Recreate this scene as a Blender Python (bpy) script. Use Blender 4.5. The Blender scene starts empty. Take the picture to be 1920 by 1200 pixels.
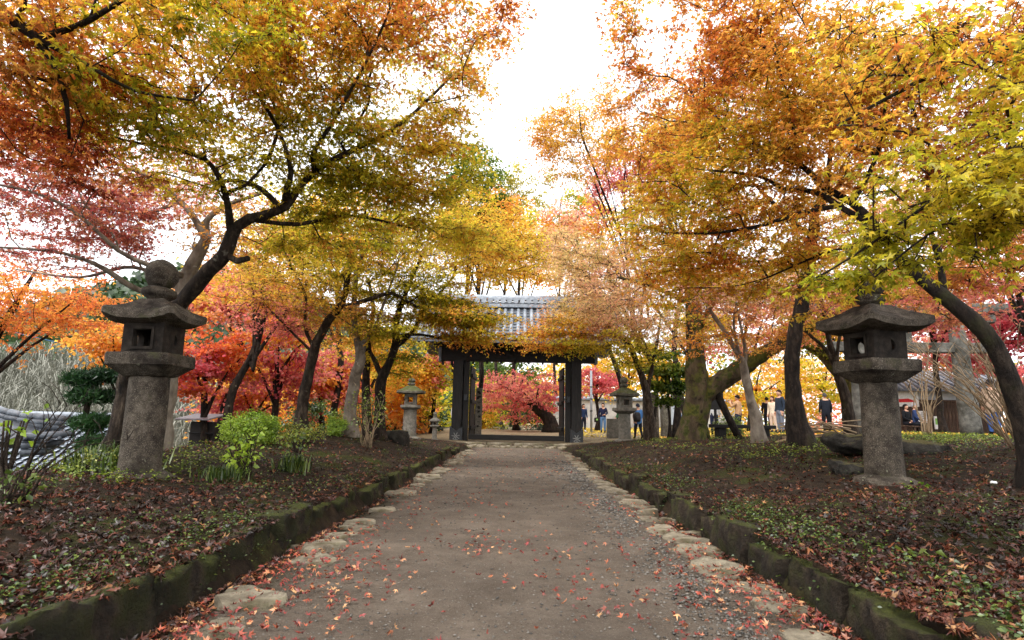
import bpy, math, random
import numpy as np
from mathutils import Matrix, Vector

# ------------------------------------------------------------------ camera
SC = bpy.context.scene
COL = SC.collection
rng = np.random.default_rng(11)
random.seed(5)
F_PX = 1049.0                       # focal length in pixels of the 1920 px wide frame
CAM = np.array([0.0, 0.0, 1.1])
PITCH, YAW, ROLL = math.radians(10.05), 0.0124, math.radians(1.2)
RM = Matrix.Rotation(YAW, 3, 'Z') @ Matrix.Rotation(math.pi/2 + PITCH, 3, 'X') @ Matrix.Rotation(ROLL, 3, 'Z')
RN = np.array(RM)
cam_data = bpy.data.cameras.new('camera')
cam = bpy.data.objects.new('camera', cam_data)
COL.objects.link(cam)
cam.matrix_world = Matrix.Translation(Vector(CAM)) @ RM.to_4x4()
cam_data.sensor_width = 36.0
cam_data.lens = F_PX/1920*36.0
cam_data.clip_end = 2000.0
cam_data.clip_start = 0.05
cam_data.dof.use_dof = True
cam_data.dof.focus_distance = 10.0
cam_data.dof.aperture_fstop = 5.0
SC.camera = cam

# ------------------------------------------------------------------ sky, sun, exposure
world = bpy.data.worlds.new('World'); SC.world = world; world.use_nodes = True
wt = world.node_tree; wt.nodes.clear()
SUN_EL, SUN_AZ = math.radians(58), math.radians(215)     # bright overcast, light from high behind the viewer's left
sky = wt.nodes.new('ShaderNodeTexSky'); sky.sky_type = 'NISHITA'; sky.sun_disc = False
sky.sun_elevation = SUN_EL; sky.sun_rotation = SUN_AZ; sky.air_density = 1.0; sky.dust_density = 4.0
hs = wt.nodes.new('ShaderNodeHueSaturation'); hs.inputs['Saturation'].default_value = 0.08
mixw = wt.nodes.new('ShaderNodeMix'); mixw.data_type = 'RGBA'; mixw.inputs[0].default_value = 0.75
mixw.inputs[7].default_value = (9.6, 9.75, 10.0, 1)       # even cloud layer in front of the clear sky
bg = wt.nodes.new('ShaderNodeBackground'); bg.inputs['Strength'].default_value = 0.15
wo = wt.nodes.new('ShaderNodeOutputWorld')
wt.links.new(sky.outputs[0], hs.inputs['Color']); wt.links.new(hs.outputs[0], mixw.inputs[6])
wt.links.new(mixw.outputs[2], bg.inputs[0]); wt.links.new(bg.outputs[0], wo.inputs[0])
sun_l = bpy.data.lights.new('sun', 'SUN'); sun_l.energy = 1.5; sun_l.angle = math.radians(18); sun_l.color = (1, .96, .9)
sun = bpy.data.objects.new('sun', sun_l); COL.objects.link(sun)
sd = Vector((math.sin(SUN_AZ)*math.cos(SUN_EL), math.cos(SUN_AZ)*math.cos(SUN_EL), math.sin(SUN_EL)))
sun.rotation_euler = sd.to_track_quat('Z', 'Y').to_euler()
SC.view_settings.view_transform = 'Standard'
SC.view_settings.look = 'None'
SC.view_settings.exposure = 0.95
SC.view_settings.gamma = 1.0
SC.view_settings.use_curve_mapping = False
SC.cycles.use_denoising = True
SC.cycles.max_bounces = 12
SC.cycles.diffuse_bounces = 6
SC.cycles.glossy_bounces = 2
SC.cycles.transmission_bounces = 10
SC.cycles.use_adaptive_sampling = True
SC.cycles.adaptive_threshold = 0.02
SC.cycles.sample_clamp_indirect = 8.0

# ------------------------------------------------------------------ helpers
def P(x, y, d):
    return CAM + RN @ np.array([(x-960)/F_PX*d, -(y-600)/F_PX*d, -d])

def lin(c):
    c = np.asarray(c, float)/255.0
    return np.where(c <= .04045, c/12.92, ((c+.055)/1.055)**2.4)

def snoise(p, freq, seed=0, octv=3):
    """cheap smooth 3-D noise in about -1..1 for arrays of points"""
    r = np.random.default_rng(seed)
    p = np.atleast_2d(p); out = np.zeros(len(p)); amp = 1.0; tot = 0
    for o in range(octv):
        for k in range(4):
            d = r.normal(size=3); d /= np.linalg.norm(d)
            out += amp*np.sin(p@d*freq*(1+.35*k)+r.uniform(0, 6.28))*.5
        tot += amp; amp *= .55; freq *= 2.1
    return out/tot

def unit(v):
    return v/np.maximum(np.linalg.norm(v, axis=-1, keepdims=True), 1e-9)

def link(o, parent=None, label=None, cat=None, group=None, kind=None):
    COL.objects.link(o)
    if parent is not None: o.parent = parent
    if label: o['label'] = label
    if cat: o['category'] = cat
    if group: o['group'] = group
    if kind: o['kind'] = kind
    return o

def thing(name, label, cat, loc=(0, 0, 0), rot=0, group=None, kind=None):
    o = bpy.data.objects.new(name, None)
    o.empty_display_size = .2
    o.location = Vector(loc)
    o.rotation_euler = (0, 0, rot) if not hasattr(rot, '__len__') else rot
    return link(o, None, label, cat, group, kind)

def mesh_data(name, V, F, mat=None, cols=None, smooth=False):
    V = np.ascontiguousarray(V, dtype=np.float32)
    me = bpy.data.meshes.new(name)
    if isinstance(F, np.ndarray) and F.ndim == 2:
        n, k = F.shape
        me.vertices.add(len(V)); me.vertices.foreach_set('co', V.ravel())
        me.loops.add(n*k); me.loops.foreach_set('vertex_index', np.ascontiguousarray(F, dtype=np.int32).ravel())
        me.polygons.add(n)
        me.polygons.foreach_set('loop_start', np.arange(0, n*k, k, dtype=np.int32))
        try: me.polygons.foreach_set('loop_total', np.full(n, k, dtype=np.int32))
        except Exception: pass
        me.update(calc_edges=True)
    else:
        me.from_pydata(V.tolist(), [], [list(map(int, f)) for f in F]); me.update()
    if cols is not None:
        a = me.attributes.new('Col', 'FLOAT_COLOR', 'POINT')
        c = np.ones((len(V), 4), np.float32); c[:, :3] = cols
        a.data.foreach_set('color', c.ravel())
    if smooth:
        me.polygons.foreach_set('use_smooth', np.ones(len(me.polygons), dtype=bool))
    if mat is not None: me.materials.append(mat)
    return me

def mobj(name, V, F, mat, parent=None, cols=None, smooth=False, **kw):
    return link(bpy.data.objects.new(name, mesh_data(name, V, F, mat, cols, smooth)), parent, **kw)

class MB:
    """collects shapes into one mesh"""
    def __init__(s): s.V = []; s.F = []; s.n = 0
    def add(s, V, F):
        V = np.asarray(V, float); s.V.append(V); s.F += [tuple(int(i)+s.n for i in f) for f in F]; s.n += len(V); return s
    def box(s, c, size, rot=None, bev=0.0):
        hx, hy, hz = np.array(size)/2
        if bev <= 0:
            v = np.array([(x, y, z) for x in (-hx, hx) for y in (-hy, hy) for z in (-hz, hz)])
            f = [(0, 1, 3, 2), (4, 6, 7, 5), (0, 4, 5, 1), (2, 3, 7, 6), (0, 2, 6, 4), (1, 5, 7, 3)]
        else:
            v = []; b = min(bev, hx*.9, hy*.9, hz*.9)
            for (zx, ins) in ((-hz, b), (-hz+b, 0), (hz-b, 0), (hz, b)):
                X, Y = hx-ins, hy-ins
                v += [(-X, -Y+b*(ins == 0), zx), (-X+b*(ins == 0), -Y, zx), (X-b*(ins == 0), -Y, zx), (X, -Y+b*(ins == 0), zx),
                      (X, Y-b*(ins == 0), zx), (X-b*(ins == 0), Y, zx), (-X+b*(ins == 0), Y, zx), (-X, Y-b*(ins == 0), zx)]
            v = np.array(v); f = [tuple(range(7, -1, -1)), tuple(range(24, 32))]
            for r in range(3):
                for k in range(8): f.append((r*8+k, r*8+(k+1) % 8, r*8+8+(k+1) % 8, r*8+8+k))
        if rot is not None: v = v@np.array(rot).T
        return s.add(v+np.array(c, float), f)
    def tube(s, pts, rad, n=8, cap=True):
        V, F = tube(pts, rad, n, cap); return s.add(V, F)
    def build(s, name, mat, parent=None, smooth=False, noise=0, nf=8, seed=0, **kw):
        V = np.vstack(s.V)
        if noise: V = V+noise*np.stack([snoise(V, nf, seed+k) for k in range(3)], 1)
        return mobj(name, V, s.F, mat, parent, smooth=smooth, **kw)

def tube(pts, rad, n=8, cap=True):
    pts = np.asarray(pts, float); m = len(pts)
    rad = np.full(m, rad) if np.isscalar(rad) else np.asarray(rad, float)
    t = unit(np.gradient(pts, axis=0))
    ref = np.array([1., 0, 0]) if abs(t[0][0]) < .8 else np.array([0, 1., 0])
    u = unit(np.cross(t[0], ref)); V = []
    a = np.linspace(0, 2*math.pi, n, endpoint=False)
    for i in range(m):
        u = unit(u-t[i]*np.dot(u, t[i])); w = np.cross(t[i], u)
        V.append(pts[i]+rad[i]*(np.cos(a)[:, None]*u+np.sin(a)[:, None]*w))
    V = np.vstack(V); F = []
    for i in range(m-1):
        for k in range(n): F.append((i*n+k, i*n+(k+1) % n, (i+1)*n+(k+1) % n, (i+1)*n+k))
    if cap:
        F.append(tuple(range(n-1, -1, -1))); F.append(tuple(range((m-1)*n, m*n)))
    return V, F

def catmull(pts, step):
    pts = np.asarray(pts, float)
    if len(pts) < 3:
        n = max(2, int(np.linalg.norm(pts[-1, :3]-pts[0, :3])/step)+1)
        return pts[0]+(pts[-1]-pts[0])*np.linspace(0, 1, n)[:, None]
    ext = np.vstack([2*pts[0]-pts[1], pts, 2*pts[-1]-pts[-2]]); out = []
    for i in range(len(pts)-1):
        p0, p1, p2, p3 = ext[i:i+4]
        n = max(1, int(np.linalg.norm((p2-p1)[:3])/step+.5))
        t = np.linspace(0, 1, n, endpoint=False)[:, None]
        out.append(.5*(2*p1+(p2-p0)*t+(2*p0-5*p1+4*p2-p3)*t**2+(3*p1-p0-3*p2+p3)*t**3))
    out.append(pts[-1:]); return np.vstack(out)

def sq_ring(h, z, n=40, e=7.0, c=(0, 0)):
    a = np.linspace(0, 2*math.pi, n, endpoint=False)+math.pi/n
    co, si = np.cos(a), np.sin(a)
    r = h/np.maximum((np.abs(co)**e+np.abs(si)**e)**(1/e), 1e-6)
    return np.stack([c[0]+r*co, c[1]+r*si, np.full(n, z)], 1)

def loft(rings, cap=True):
    n = len(rings[0]); V = np.vstack(rings); F = []
    for i in range(len(rings)-1):
        for k in range(n): F.append((i*n+k, i*n+(k+1) % n, (i+1)*n+(k+1) % n, (i+1)*n+k))
    if cap: F.append(tuple(range(n-1, -1, -1))); F.append(tuple(range((len(rings)-1)*n, len(rings)*n)))
    return V, F

def ring(r, z, n=28, c=(0, 0)):
    a = np.linspace(0, 2*math.pi, n, endpoint=False)
    return np.stack([c[0]+r*np.cos(a), c[1]+r*np.sin(a), np.full(n, z)], 1)

# ------------------------------------------------------------------ materials
class NT:
    def __init__(s, name):
        s.m = bpy.data.materials.new(name); s.m.use_nodes = True; s.t = s.m.node_tree; s.t.nodes.clear()
        s.out = s.n('ShaderNodeOutputMaterial')
    def n(s, k, **kw):
        o = s.t.nodes.new(k)
        for a, b in kw.items(): setattr(o, a, b)
        return o
    def l(s, a, b): s.t.links.new(a, b)
    def ramp(s, src, stops):
        r = s.n('ShaderNodeValToRGB'); e = r.color_ramp.elements
        while len(e) < len(stops): e.new(.5)
        for k, (p, c) in enumerate(stops): e[k].position = p; e[k].color = (*c, 1)
        s.l(src, r.inputs[0]); return r.outputs[0]
    def mix(s, fac, a, b, mode='MIX'):
        m = s.n('ShaderNodeMix', data_type='RGBA', blend_type=mode)
        for sock, val in ((m.inputs[0], fac), (m.inputs[6], a), (m.inputs[7], b)):
            if hasattr(val, 'is_output'): s.l(val, sock)
            elif isinstance(val, (tuple, list, np.ndarray)): sock.default_value = (*tuple(val)[:3], 1)
            else: sock.default_value = val
        return m.outputs[2]
    def noise(s, vec, scale, detail=6, rough=.6):
        o = s.n('ShaderNodeTexNoise'); o.inputs['Scale'].default_value = scale
        o.inputs['Detail'].default_value = detail; o.inputs['Roughness'].default_value = rough
        if vec is not None: s.l(vec, o.inputs['Vector'])
        return o.outputs['Fac']

def pmat(name, cols, scale=8, rough=.85, bump=.4, bscale=None, stretch=None, patch=(), top=None, rand=.18, spec=.25, speck=None, metal=0, bdist=.02, voro=None):
    """cols: sRGB colours from dark to light spread by noise; patch: (colour, scale, lo, hi); top: moss (colour, lo, hi) on upward faces"""
    T = NT(name); tc = T.n('ShaderNodeTexCoord').outputs['Object']
    if stretch:
        mp = T.n('ShaderNodeMapping'); mp.inputs['Scale'].default_value = stretch; T.l(tc, mp.inputs[0]); vec = mp.outputs[0]
    else: vec = tc
    f = T.noise(vec, scale, 9, .65)
    n = len(cols)
    c = T.ramp(f, [(.32+.36*k/max(1, n-1), tuple(lin(q))) for k, q in enumerate(cols)])
    if speck:
        f2 = T.noise(tc, speck[1], 3, .7); msk = T.ramp(f2, [(speck[2], (0, 0, 0)), (speck[3], (1, 1, 1))])
        c = T.mix(msk, c, lin(speck[0]))
    for (pc, ps, lo, hi) in patch:
        f3 = T.noise(tc, ps, 5, .6); msk = T.ramp(f3, [(lo, (0, 0, 0)), (hi, (1, 1, 1))])
        c = T.mix(msk, c, lin(pc))
    if top:
        g = T.n('ShaderNodeNewGeometry').outputs['Normal']; sx = T.n('ShaderNodeSeparateXYZ'); T.l(g, sx.inputs[0])
        ad = T.n('ShaderNodeMath', operation='ADD'); T.l(sx.outputs[2], ad.inputs[0])
        sb = T.n('ShaderNodeMath', operation='MULTIPLY_ADD'); T.l(T.noise(tc, top[3] if len(top) > 3 else 5, 6), sb.inputs[0])
        sb.inputs[1].default_value = 1.6; sb.inputs[2].default_value = -.8; T.l(sb.outputs[0], ad.inputs[1])
        msk = T.ramp(ad.outputs[0], [(top[1], (0, 0, 0)), (top[2], (1, 1, 1))])
        mc = T.ramp(T.noise(tc, 60, 4), [(.3, tuple(lin(top[0])*.55)), (.7, tuple(lin(top[0])*1.25))])
        c = T.mix(msk, c, mc)
    if rand:
        oi = T.n('ShaderNodeObjectInfo').outputs['Random']
        v = T.n('ShaderNodeMapRange'); v.inputs[3].default_value = 1-rand; v.inputs[4].default_value = 1+rand; T.l(oi, v.inputs[0])
        h = T.n('ShaderNodeHueSaturation'); T.l(v.outputs[0], h.inputs['Value']); T.l(c, h.inputs['Color']); c = h.outputs[0]
    b = T.n('ShaderNodeBsdfPrincipled'); T.l(c, b.inputs['Base Color'])
    b.inputs['Roughness'].default_value = rough; b.inputs['Specular IOR Level'].default_value = spec; b.inputs['Metallic'].default_value = metal
    if bump:
        bn = T.n('ShaderNodeBump'); bn.inputs['Strength'].default_value = bump; bn.inputs['Distance'].default_value = bdist
        T.l(T.noise(vec, bscale or scale*2.2, 8, .7), bn.inputs['Height']); T.l(bn.outputs[0], b.inputs['Normal'])
    T.l(b.outputs[0], T.out.inputs[0]); return T.m

def flat(name, c, rough=.7, spec=.3):
    return pmat(name, [np.array(c)*.9, np.array(c)*1.06], 14, rough, .12, rand=.04, spec=spec)

def leafmat(name, trans=.5, gloss=.06):
    T = NT(name); a = T.n('ShaderNodeAttribute', attribute_name='Col').outputs['Color']
    d = T.n('ShaderNodeBsdfDiffuse'); t = T.n('ShaderNodeBsdfTranslucent'); g = T.n('ShaderNodeBsdfGlossy')
    g.inputs['Roughness'].default_value = .42
    m1 = T.n('ShaderNodeMixShader'); m2 = T.n('ShaderNodeMixShader')
    m1.inputs[0].default_value = trans; m2.inputs[0].default_value = gloss
    T.l(a, d.inputs[0]); T.l(a, t.inputs[0]); T.l(d.outputs[0], m1.inputs[1]); T.l(t.outputs[0], m1.inputs[2])
    T.l(m1.outputs[0], m2.inputs[1]); T.l(g.outputs[0], m2.inputs[2]); T.l(m2.outputs[0], T.out.inputs[0]); return T.m

M = dict(
    leaf=leafmat('maple_leaf', .7, .02), litter=leafmat('fallen_leaf', .15, .05), herb=leafmat('herb_leaf', .35, .06), needle=leafmat('pine_needle', .2, .04),
    stone=pmat('granite', [(44, 38, 32), (74, 66, 57), (106, 97, 85)], 9, .92, 1.0, 60, speck=((140, 131, 117), 110, .56, .64), patch=(((38, 31, 25), 2.6, .5, .66), ((72, 70, 48), 4, .58, .7), ((132, 130, 112), 11, .66, .7)), rand=.06, bdist=.03),
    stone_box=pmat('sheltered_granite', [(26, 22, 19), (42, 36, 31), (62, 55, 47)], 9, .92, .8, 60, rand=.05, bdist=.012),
    stone_pale=pmat('pale_granite', [(84, 80, 73), (112, 108, 99), (136, 131, 121)], 10, .92, .6, 60, speck=((96, 92, 84), 120, .55, .66), patch=(((90, 86, 72), 2.4, .52, .7),), rand=.08, bdist=.01),
    stone_moss=pmat('mossy_granite', [(62, 58, 50), (92, 88, 78), (116, 112, 100)], 9, .92, .6, 50, top=((70, 74, 34), .45, .95), rand=.08),
    kerb=pmat('mossy_kerb_stone', [(28, 22, 17), (52, 43, 33), (82, 71, 56)], 9, .95, 1.0, 38, patch=(((58, 60, 24), 3.6, .46, .62), ((22, 18, 15), 2.0, .5, .7)), top=((72, 76, 30), .6, 1.1, 7), rand=.3, bdist=.05),
    flag=pmat('flat_edge_stone', [(88, 80, 66), (126, 117, 100), (160, 150, 130)], 8, .92, 1.0, 40, patch=(((74, 74, 38), 4.0, .54, .68), ((78, 65, 52), 2.6, .54, .72)), rand=.25, bdist=.03),
    rock=pmat('dark_boulder', [(26, 24, 21), (48, 45, 40), (76, 72, 65)], 6, .93, 1.0, 26, top=((86, 80, 44), .7, 1.2), rand=.1, bdist=.04),
    wood=pmat('black_timber', [(13, 12, 12), (24, 22, 21), (40, 37, 34)], 5, .7, .5, 16, stretch=(6, 6, .6), rand=.15, spec=.3),
    wood_h=pmat('black_beam', [(13, 12, 12), (22, 20, 19), (34, 31, 29)], 5, .7, .5, 16, stretch=(.6, 6, 6), rand=.15, spec=.3),
    plank=pmat('weathered_board', [(44, 32, 26), (70, 54, 44), (98, 80, 66)], 5, .85, .4, 20, stretch=(5, 5, .5), rand=.2),
    iron=pmat('iron_fitting', [(24, 26, 29), (38, 41, 45)], 12, .5, .3, 40, rand=.05, spec=.5),
    emblem=flat('white_emblem_paint', (120, 120, 118)),
    tile=pmat('roof_tile', [(112, 120, 130), (142, 150, 160), (168, 176, 186)], 5, .5, .25, 40, patch=(((92, 98, 104), 3, .55, .7),), rand=.22, spec=.45),
    tile_dark=pmat('dark_roof_tile', [(54, 58, 64), (84, 90, 98), (112, 118, 126)], 5, .5, .3, 40, rand=.2, spec=.45),
    tile_mid=pmat('silver_tile', [(74, 80, 88), (104, 110, 118), (132, 138, 146)], 5, .5, .3, 40, rand=.25, spec=.45),
    stone_torii=pmat('torii_granite', [(66, 64, 60), (92, 90, 84), (118, 115, 107)], 7, .92, .6, 50, patch=(((52, 50, 42), 2.4, .5, .66),), rand=.06),
    plaster=pmat('grey_plaster', [(150, 150, 150), (176, 176, 176), (196, 196, 194)], 1.6, .9, .2, 20, rand=.05),
    dirt=None,
    bark=pmat('maple_bark', [(24, 19, 15), (54, 44, 36), (96, 83, 70)], 13, .92, 1.0, 34, stretch=(1, 1, .3), patch=(((128, 122, 108), 6, .64, .72), ((60, 58, 33), 2.6, .56, .72)), rand=.12, bdist=.07),
    bark_grey=pmat('pale_grey_bark', [(92, 82, 72), (124, 114, 102), (152, 142, 128)], 8, .9, .5, 24, stretch=(1, 1, .5), patch=(((70, 58, 48), 2.4, .55, .7), ((176, 172, 160), 7, .66, .72)), rand=.1),
    bark_dark=pmat('dark_maple_bark', [(18, 14, 12), (38, 30, 25), (68, 57, 47)], 12, .92, 1.0, 32, stretch=(1, 1, .35), patch=(((52, 52, 27), 2.2, .56, .72), ((104, 98, 86), 7, .66, .71)), rand=.12, bdist=.06),
    bark_moss=pmat('mossy_bark', [(46, 38, 28), (74, 62, 46), (98, 84, 64)], 5, .95, 1.0, 18, stretch=(1, 1, .4), patch=(((84, 84, 32), 2.6, .48, .6), ((54, 60, 22), 5.5, .52, .62), ((30, 24, 18), 4.0, .56, .66), ((170, 166, 150), 3.0, .69, .72)), rand=.1, bdist=.06),
    twig=pmat('twig_bark', [(38, 28, 23), (58, 45, 37)], 12, .9, 0, rand=.1),
    twig_pale=pmat('dry_stem', [(120, 100, 78), (158, 138, 110)], 12, .9, 0, rand=.1),
    skin=flat('skin', (206, 160, 134), .55), hair=flat('dark_hair', (26, 21, 19), .5), white=flat('white_paint', (222, 222, 218)),
    red=flat('red_print', (200, 40, 44)), blue_print=flat('blue_print', (96, 124, 170)), grey_print=flat('grey_print', (178, 188, 196)), green_print=flat('green_print', (128, 176, 92)), ink=flat('ink', (40, 38, 36)),
    pole=flat('grey_steel', (146, 152, 158), .4), cable=flat('blue_cable', (62, 96, 128)), sheet=flat('grey_sheet_roof', (146, 142, 148), .45), dark_hut=flat('dark_boarding', (40, 36, 34)),
    gravel=pmat('gravel', [(92, 88, 82), (128, 124, 118), (170, 166, 160)], 22, .9, .2, rand=.1),
)
def ground_mat():
    T = NT('forest_floor'); tc = T.n('ShaderNodeTexCoord').outputs['Object']
    c = T.ramp(T.noise(tc, 5, 10, .7), [(.3, tuple(lin((24, 19, 15)))), (.5, tuple(lin((44, 35, 27)))), (.7, tuple(lin((66, 54, 40))))])
    c = T.mix(T.ramp(T.noise(tc, 1.3, 6), [(.5, (0, 0, 0)), (.66, (1, 1, 1))]), c, T.ramp(T.noise(tc, 40, 4), [(.3, tuple(lin((32, 34, 16)))), (.7, tuple(lin((66, 70, 30))))]))
    # far side of the gate: pale trodden soil
    sx = T.n('ShaderNodeSeparateXYZ'); T.l(tc, sx.inputs[0])
    far = T.n('ShaderNodeMapRange'); far.inputs[1].default_value = 22; far.inputs[2].default_value = 27; T.l(sx.outputs[1], far.inputs[0])
    rgt = T.n('ShaderNodeMapRange'); rgt.inputs[1].default_value = -6; rgt.inputs[2].default_value = -4; T.l(sx.outputs[0], rgt.inputs[0])
    fm = T.n('ShaderNodeMath', operation='MULTIPLY'); T.l(far.outputs[0], fm.inputs[0]); T.l(rgt.outputs[0], fm.inputs[1])
    c = T.mix(fm.outputs[0], c, T.ramp(T.noise(tc, 9, 8), [(.3, tuple(lin((120, 104, 82)))), (.7, tuple(lin((162, 146, 118))))]))
    b = T.n('ShaderNodeBsdfPrincipled'); T.l(c, b.inputs['Base Color']); b.inputs['Roughness'].default_value = .97; b.inputs['Specular IOR Level'].default_value = .1
    bn = T.n('ShaderNodeBump'); bn.inputs['Strength'].default_value = .9; bn.inputs['Distance'].default_value = .05
    T.l(T.noise(tc, 16, 10, .75), bn.inputs['Height']); T.l(bn.outputs[0], b.inputs['Normal']); T.l(b.outputs[0], T.out.inputs[0]); return T.m
def dirt_mat():
    T = NT('packed_dirt'); tc = T.n('ShaderNodeTexCoord').outputs['Object']
    c = T.ramp(T.noise(tc, 2.2, 10, .7), [(.3, tuple(lin((84, 74, 64)))), (.5, tuple(lin((102, 91, 80)))), (.7, tuple(lin((120, 108, 96))))])
    sx = T.n('ShaderNodeSeparateXYZ'); T.l(tc, sx.inputs[0])
    ab = T.n('ShaderNodeMath', operation='ABSOLUTE'); T.l(sx.outputs[0], ab.inputs[0])
    ed = T.n('ShaderNodeMath', operation='MULTIPLY_ADD'); T.l(T.noise(tc, 3, 6), ed.inputs[0]); ed.inputs[1].default_value = .9; T.l(ab.outputs[0], ed.inputs[2])
    c = T.mix(T.ramp(T.noise(tc, .9, 5, .6), [(.4, (0, 0, 0)), (.65, (.55, .55, .55))]), c, T.ramp(T.noise(tc, 6, 8, .7), [(.35, tuple(lin((64, 57, 50)))), (.65, tuple(lin((88, 79, 70))))]))
    e2 = T.n('ShaderNodeMapRange'); e2.inputs[1].default_value = 1.85; e2.inputs[2].default_value = 2.25; T.l(ed.outputs[0], e2.inputs[0])
    c = T.mix(e2.outputs[0], c, T.ramp(T.noise(tc, 8, 6), [(.35, tuple(lin((34, 30, 21)))), (.65, tuple(lin((60, 56, 36))))]))
    sp = T.ramp(T.noise(tc, 90, 4, .7), [(.58, (0, 0, 0)), (.68, (1, 1, 1))])
    c = T.mix(sp, c, lin((132, 124, 114)))
    sp2 = T.ramp(T.noise(tc, 55, 4, .7), [(.6, (0, 0, 0)), (.7, (1, 1, 1))])
    c = T.mix(sp2, c, lin((56, 49, 42)))
    b = T.n('ShaderNodeBsdfPrincipled'); T.l(c, b.inputs['Base Color']); b.inputs['Roughness'].default_value = .95; b.inputs['Specular IOR Level'].default_value = .15
    bn = T.n('ShaderNodeBump'); bn.inputs['Strength'].default_value = 1.0; bn.inputs['Distance'].default_value = .04
    T.l(T.noise(tc, 22, 10, .75), bn.inputs['Height']); T.l(bn.outputs[0], b.inputs['Normal']); T.l(b.outputs[0], T.out.inputs[0]); return T.m
M['dirt'] = dirt_mat(); M['ground'] = ground_mat()

# ------------------------------------------------------------------ terrain
KL, KR = -1.88, 1.84                      # inner faces of the two kerbs
LX = np.array([-60, -30, -14, -9, -6.5, -5.2, -4.2, -3.0, -2.05])
LY = np.array([-10, 0, 6.5, 10, 13, 17, 20, 25, 35, 70])
LT = np.array([[-4, -4, -2.8, -.8, .25, .45, .42, .36, .23], [-4, -4, -2.8, -.8, .25, .45, .42, .36, .23], [-4, -4, -2.8, -.9, .2, .42, .41, .33, .23],
               [-4, -4, -2.8, -.9, .3, .6, .6, .46, .22], [-4, -4, -2.6, -.8, .4, .7, .72, .55, .22], [-4, -4, -2.6, -.7, .3, .5, .52, .4, .2],
               [-4, -4, -2.6, -.6, .25, .42, .42, .3, .14], [-4, -4, -2.4, -.5, .1, .22, .2, .16, .12], [-3, -3, -1.6, -.3, .1, .25, .3, .35, .42], [0, 0, .2, .3, .4, .45, .5, .5, .5]])
RX = np.array([2.0, 3.0, 4.4, 6, 8, 12, 20, 60])
RY = np.array([-10, 0, 6.8, 10, 15, 18, 21, 24, 28, 33, 70])
RT = np.array([[.23, .46, .6, .7, .8, .9, .9, .9], [.23, .46, .6, .7, .8, .9, .9, .9], [.23, .37, .48, .64, .82, .92, .95, .9], [.22, .48, .68, .76, .85, .92, .95, .9],
               [.22, .46, .62, .7, .82, .92, .95, .9], [.2, .4, .54, .62, .78, .9, .9, .9], [.14, .3, .45, .52, .68, .85, .88, .9], [.12, .16, .3, .38, .58, .8, .85, .9],
               [.2, .25, .28, .34, .52, .8, .85, .9], [.42, .45, .46, .48, .55, .75, .8, .85], [.5]*8])
def table(x, y, X, Y, T):
    cols = np.stack([np.interp(x, X, r) for r in T], 0)
    yi = np.clip(np.searchsorted(Y, y)-1, 0, len(Y)-2); t = np.clip((y-Y[yi])/(Y[yi+1]-Y[yi]), 0, 1)
    ii = np.arange(len(x)); return cols[yi, ii]*(1-t)+cols[yi+1, ii]*t
def H(x, y):
    x = np.atleast_1d(np.asarray(x, float)); y = np.atleast_1d(np.asarray(y, float)); x, y = np.broadcast_arrays(x, y)
    zl = table(x, y, LX, LY, LT); zr = table(x, y, RX, RY, RT)
    zc = np.interp(y, [-10, 21.8, 23.2, 25.5, 28, 33, 70], [-.05, -.05, .05, .1, .2, .42, .5])
    u = np.clip((x-KL+.17)/(.17), 0, 1); w = np.clip((x-KR)/.17, 0, 1)
    z = np.where(x < 0, zl*(1-u)+zc*u, zc*(1-w)+zr*w)
    q = np.stack([x, y, 0*x], 1)
    bank = np.clip((np.abs(x)-2.1)/.5, 0, 1)
    return z+bank*(.035*snoise(q, 1.6, 3)+.015*snoise(q, 6, 4))
def Hs(x, y): return float(H(x, y)[0])

def grid_obj(name, xs, ys, zf, mat, **kw):
    X, Y = np.meshgrid(xs, ys); Z = zf(X.ravel(), Y.ravel()); V = np.stack([X.ravel(), Y.ravel(), Z], 1)
    nx, ny = len(xs), len(ys); i = np.arange(nx-1)[None, :]+nx*np.arange(ny-1)[:, None]; i = i.ravel()
    return mobj(name, V, np.stack([i, i+1, i+nx+1, i+nx], 1), mat, smooth=True, **kw)
gx = np.concatenate([np.linspace(-400, -32, 12), np.linspace(-30, -10, 14), np.linspace(-9.5, -2.2, 50), np.linspace(-2.1, 2.1, 36), np.linspace(2.2, 9.5, 50), np.linspace(10, 30, 16), np.linspace(32, 400, 12)])
gy = np.concatenate([np.linspace(-60, -8, 6), np.linspace(-6, 1, 12), np.linspace(1.2, 14, 80), np.linspace(14.3, 36, 60), np.linspace(38, 90, 16), np.linspace(110, 900, 10)])
grid_obj('ground', gx, gy, H, M['ground'], kind='structure', label='dark leaf strewn earth banks beside the path')
path = grid_obj('path', np.linspace(KL+.003, KR-.003, 60), np.concatenate([np.linspace(-8, 1.5, 10), np.linspace(1.7, 12, 160), np.linspace(12.1, 22.4, 50)]),
                lambda x, y: .012*snoise(np.stack([x, y, 0*x], 1), 3, 8)+.007*snoise(np.stack([x, y, 0*x], 1), 14, 9)-.05*np.clip((np.abs(x+.02)-1.62)/.2, 0, 1),
                M['dirt'], kind='structure', label='packed brown dirt path leading to the gate')

# green hill far off on the left
def hill(x, y):
    z = -4+34*np.exp(-((x+75)/48)**2-((y-130)/50)**2)+16*np.exp(-((x+20)/60)**2-((y-170)/40)**2)
    return z+1.6*snoise(np.stack([x, y, 0*x], 1), .5, 21)
grid_obj('hill', np.linspace(-260, 60, 90), np.linspace(70, 240, 50), hill, pmat('hill_green', [(34, 50, 30), (54, 74, 44), (80, 98, 58)], .6, .95, .8, 1.5, bdist=1, rand=0), kind='structure', label='wooded green hill far off on the left')

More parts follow.
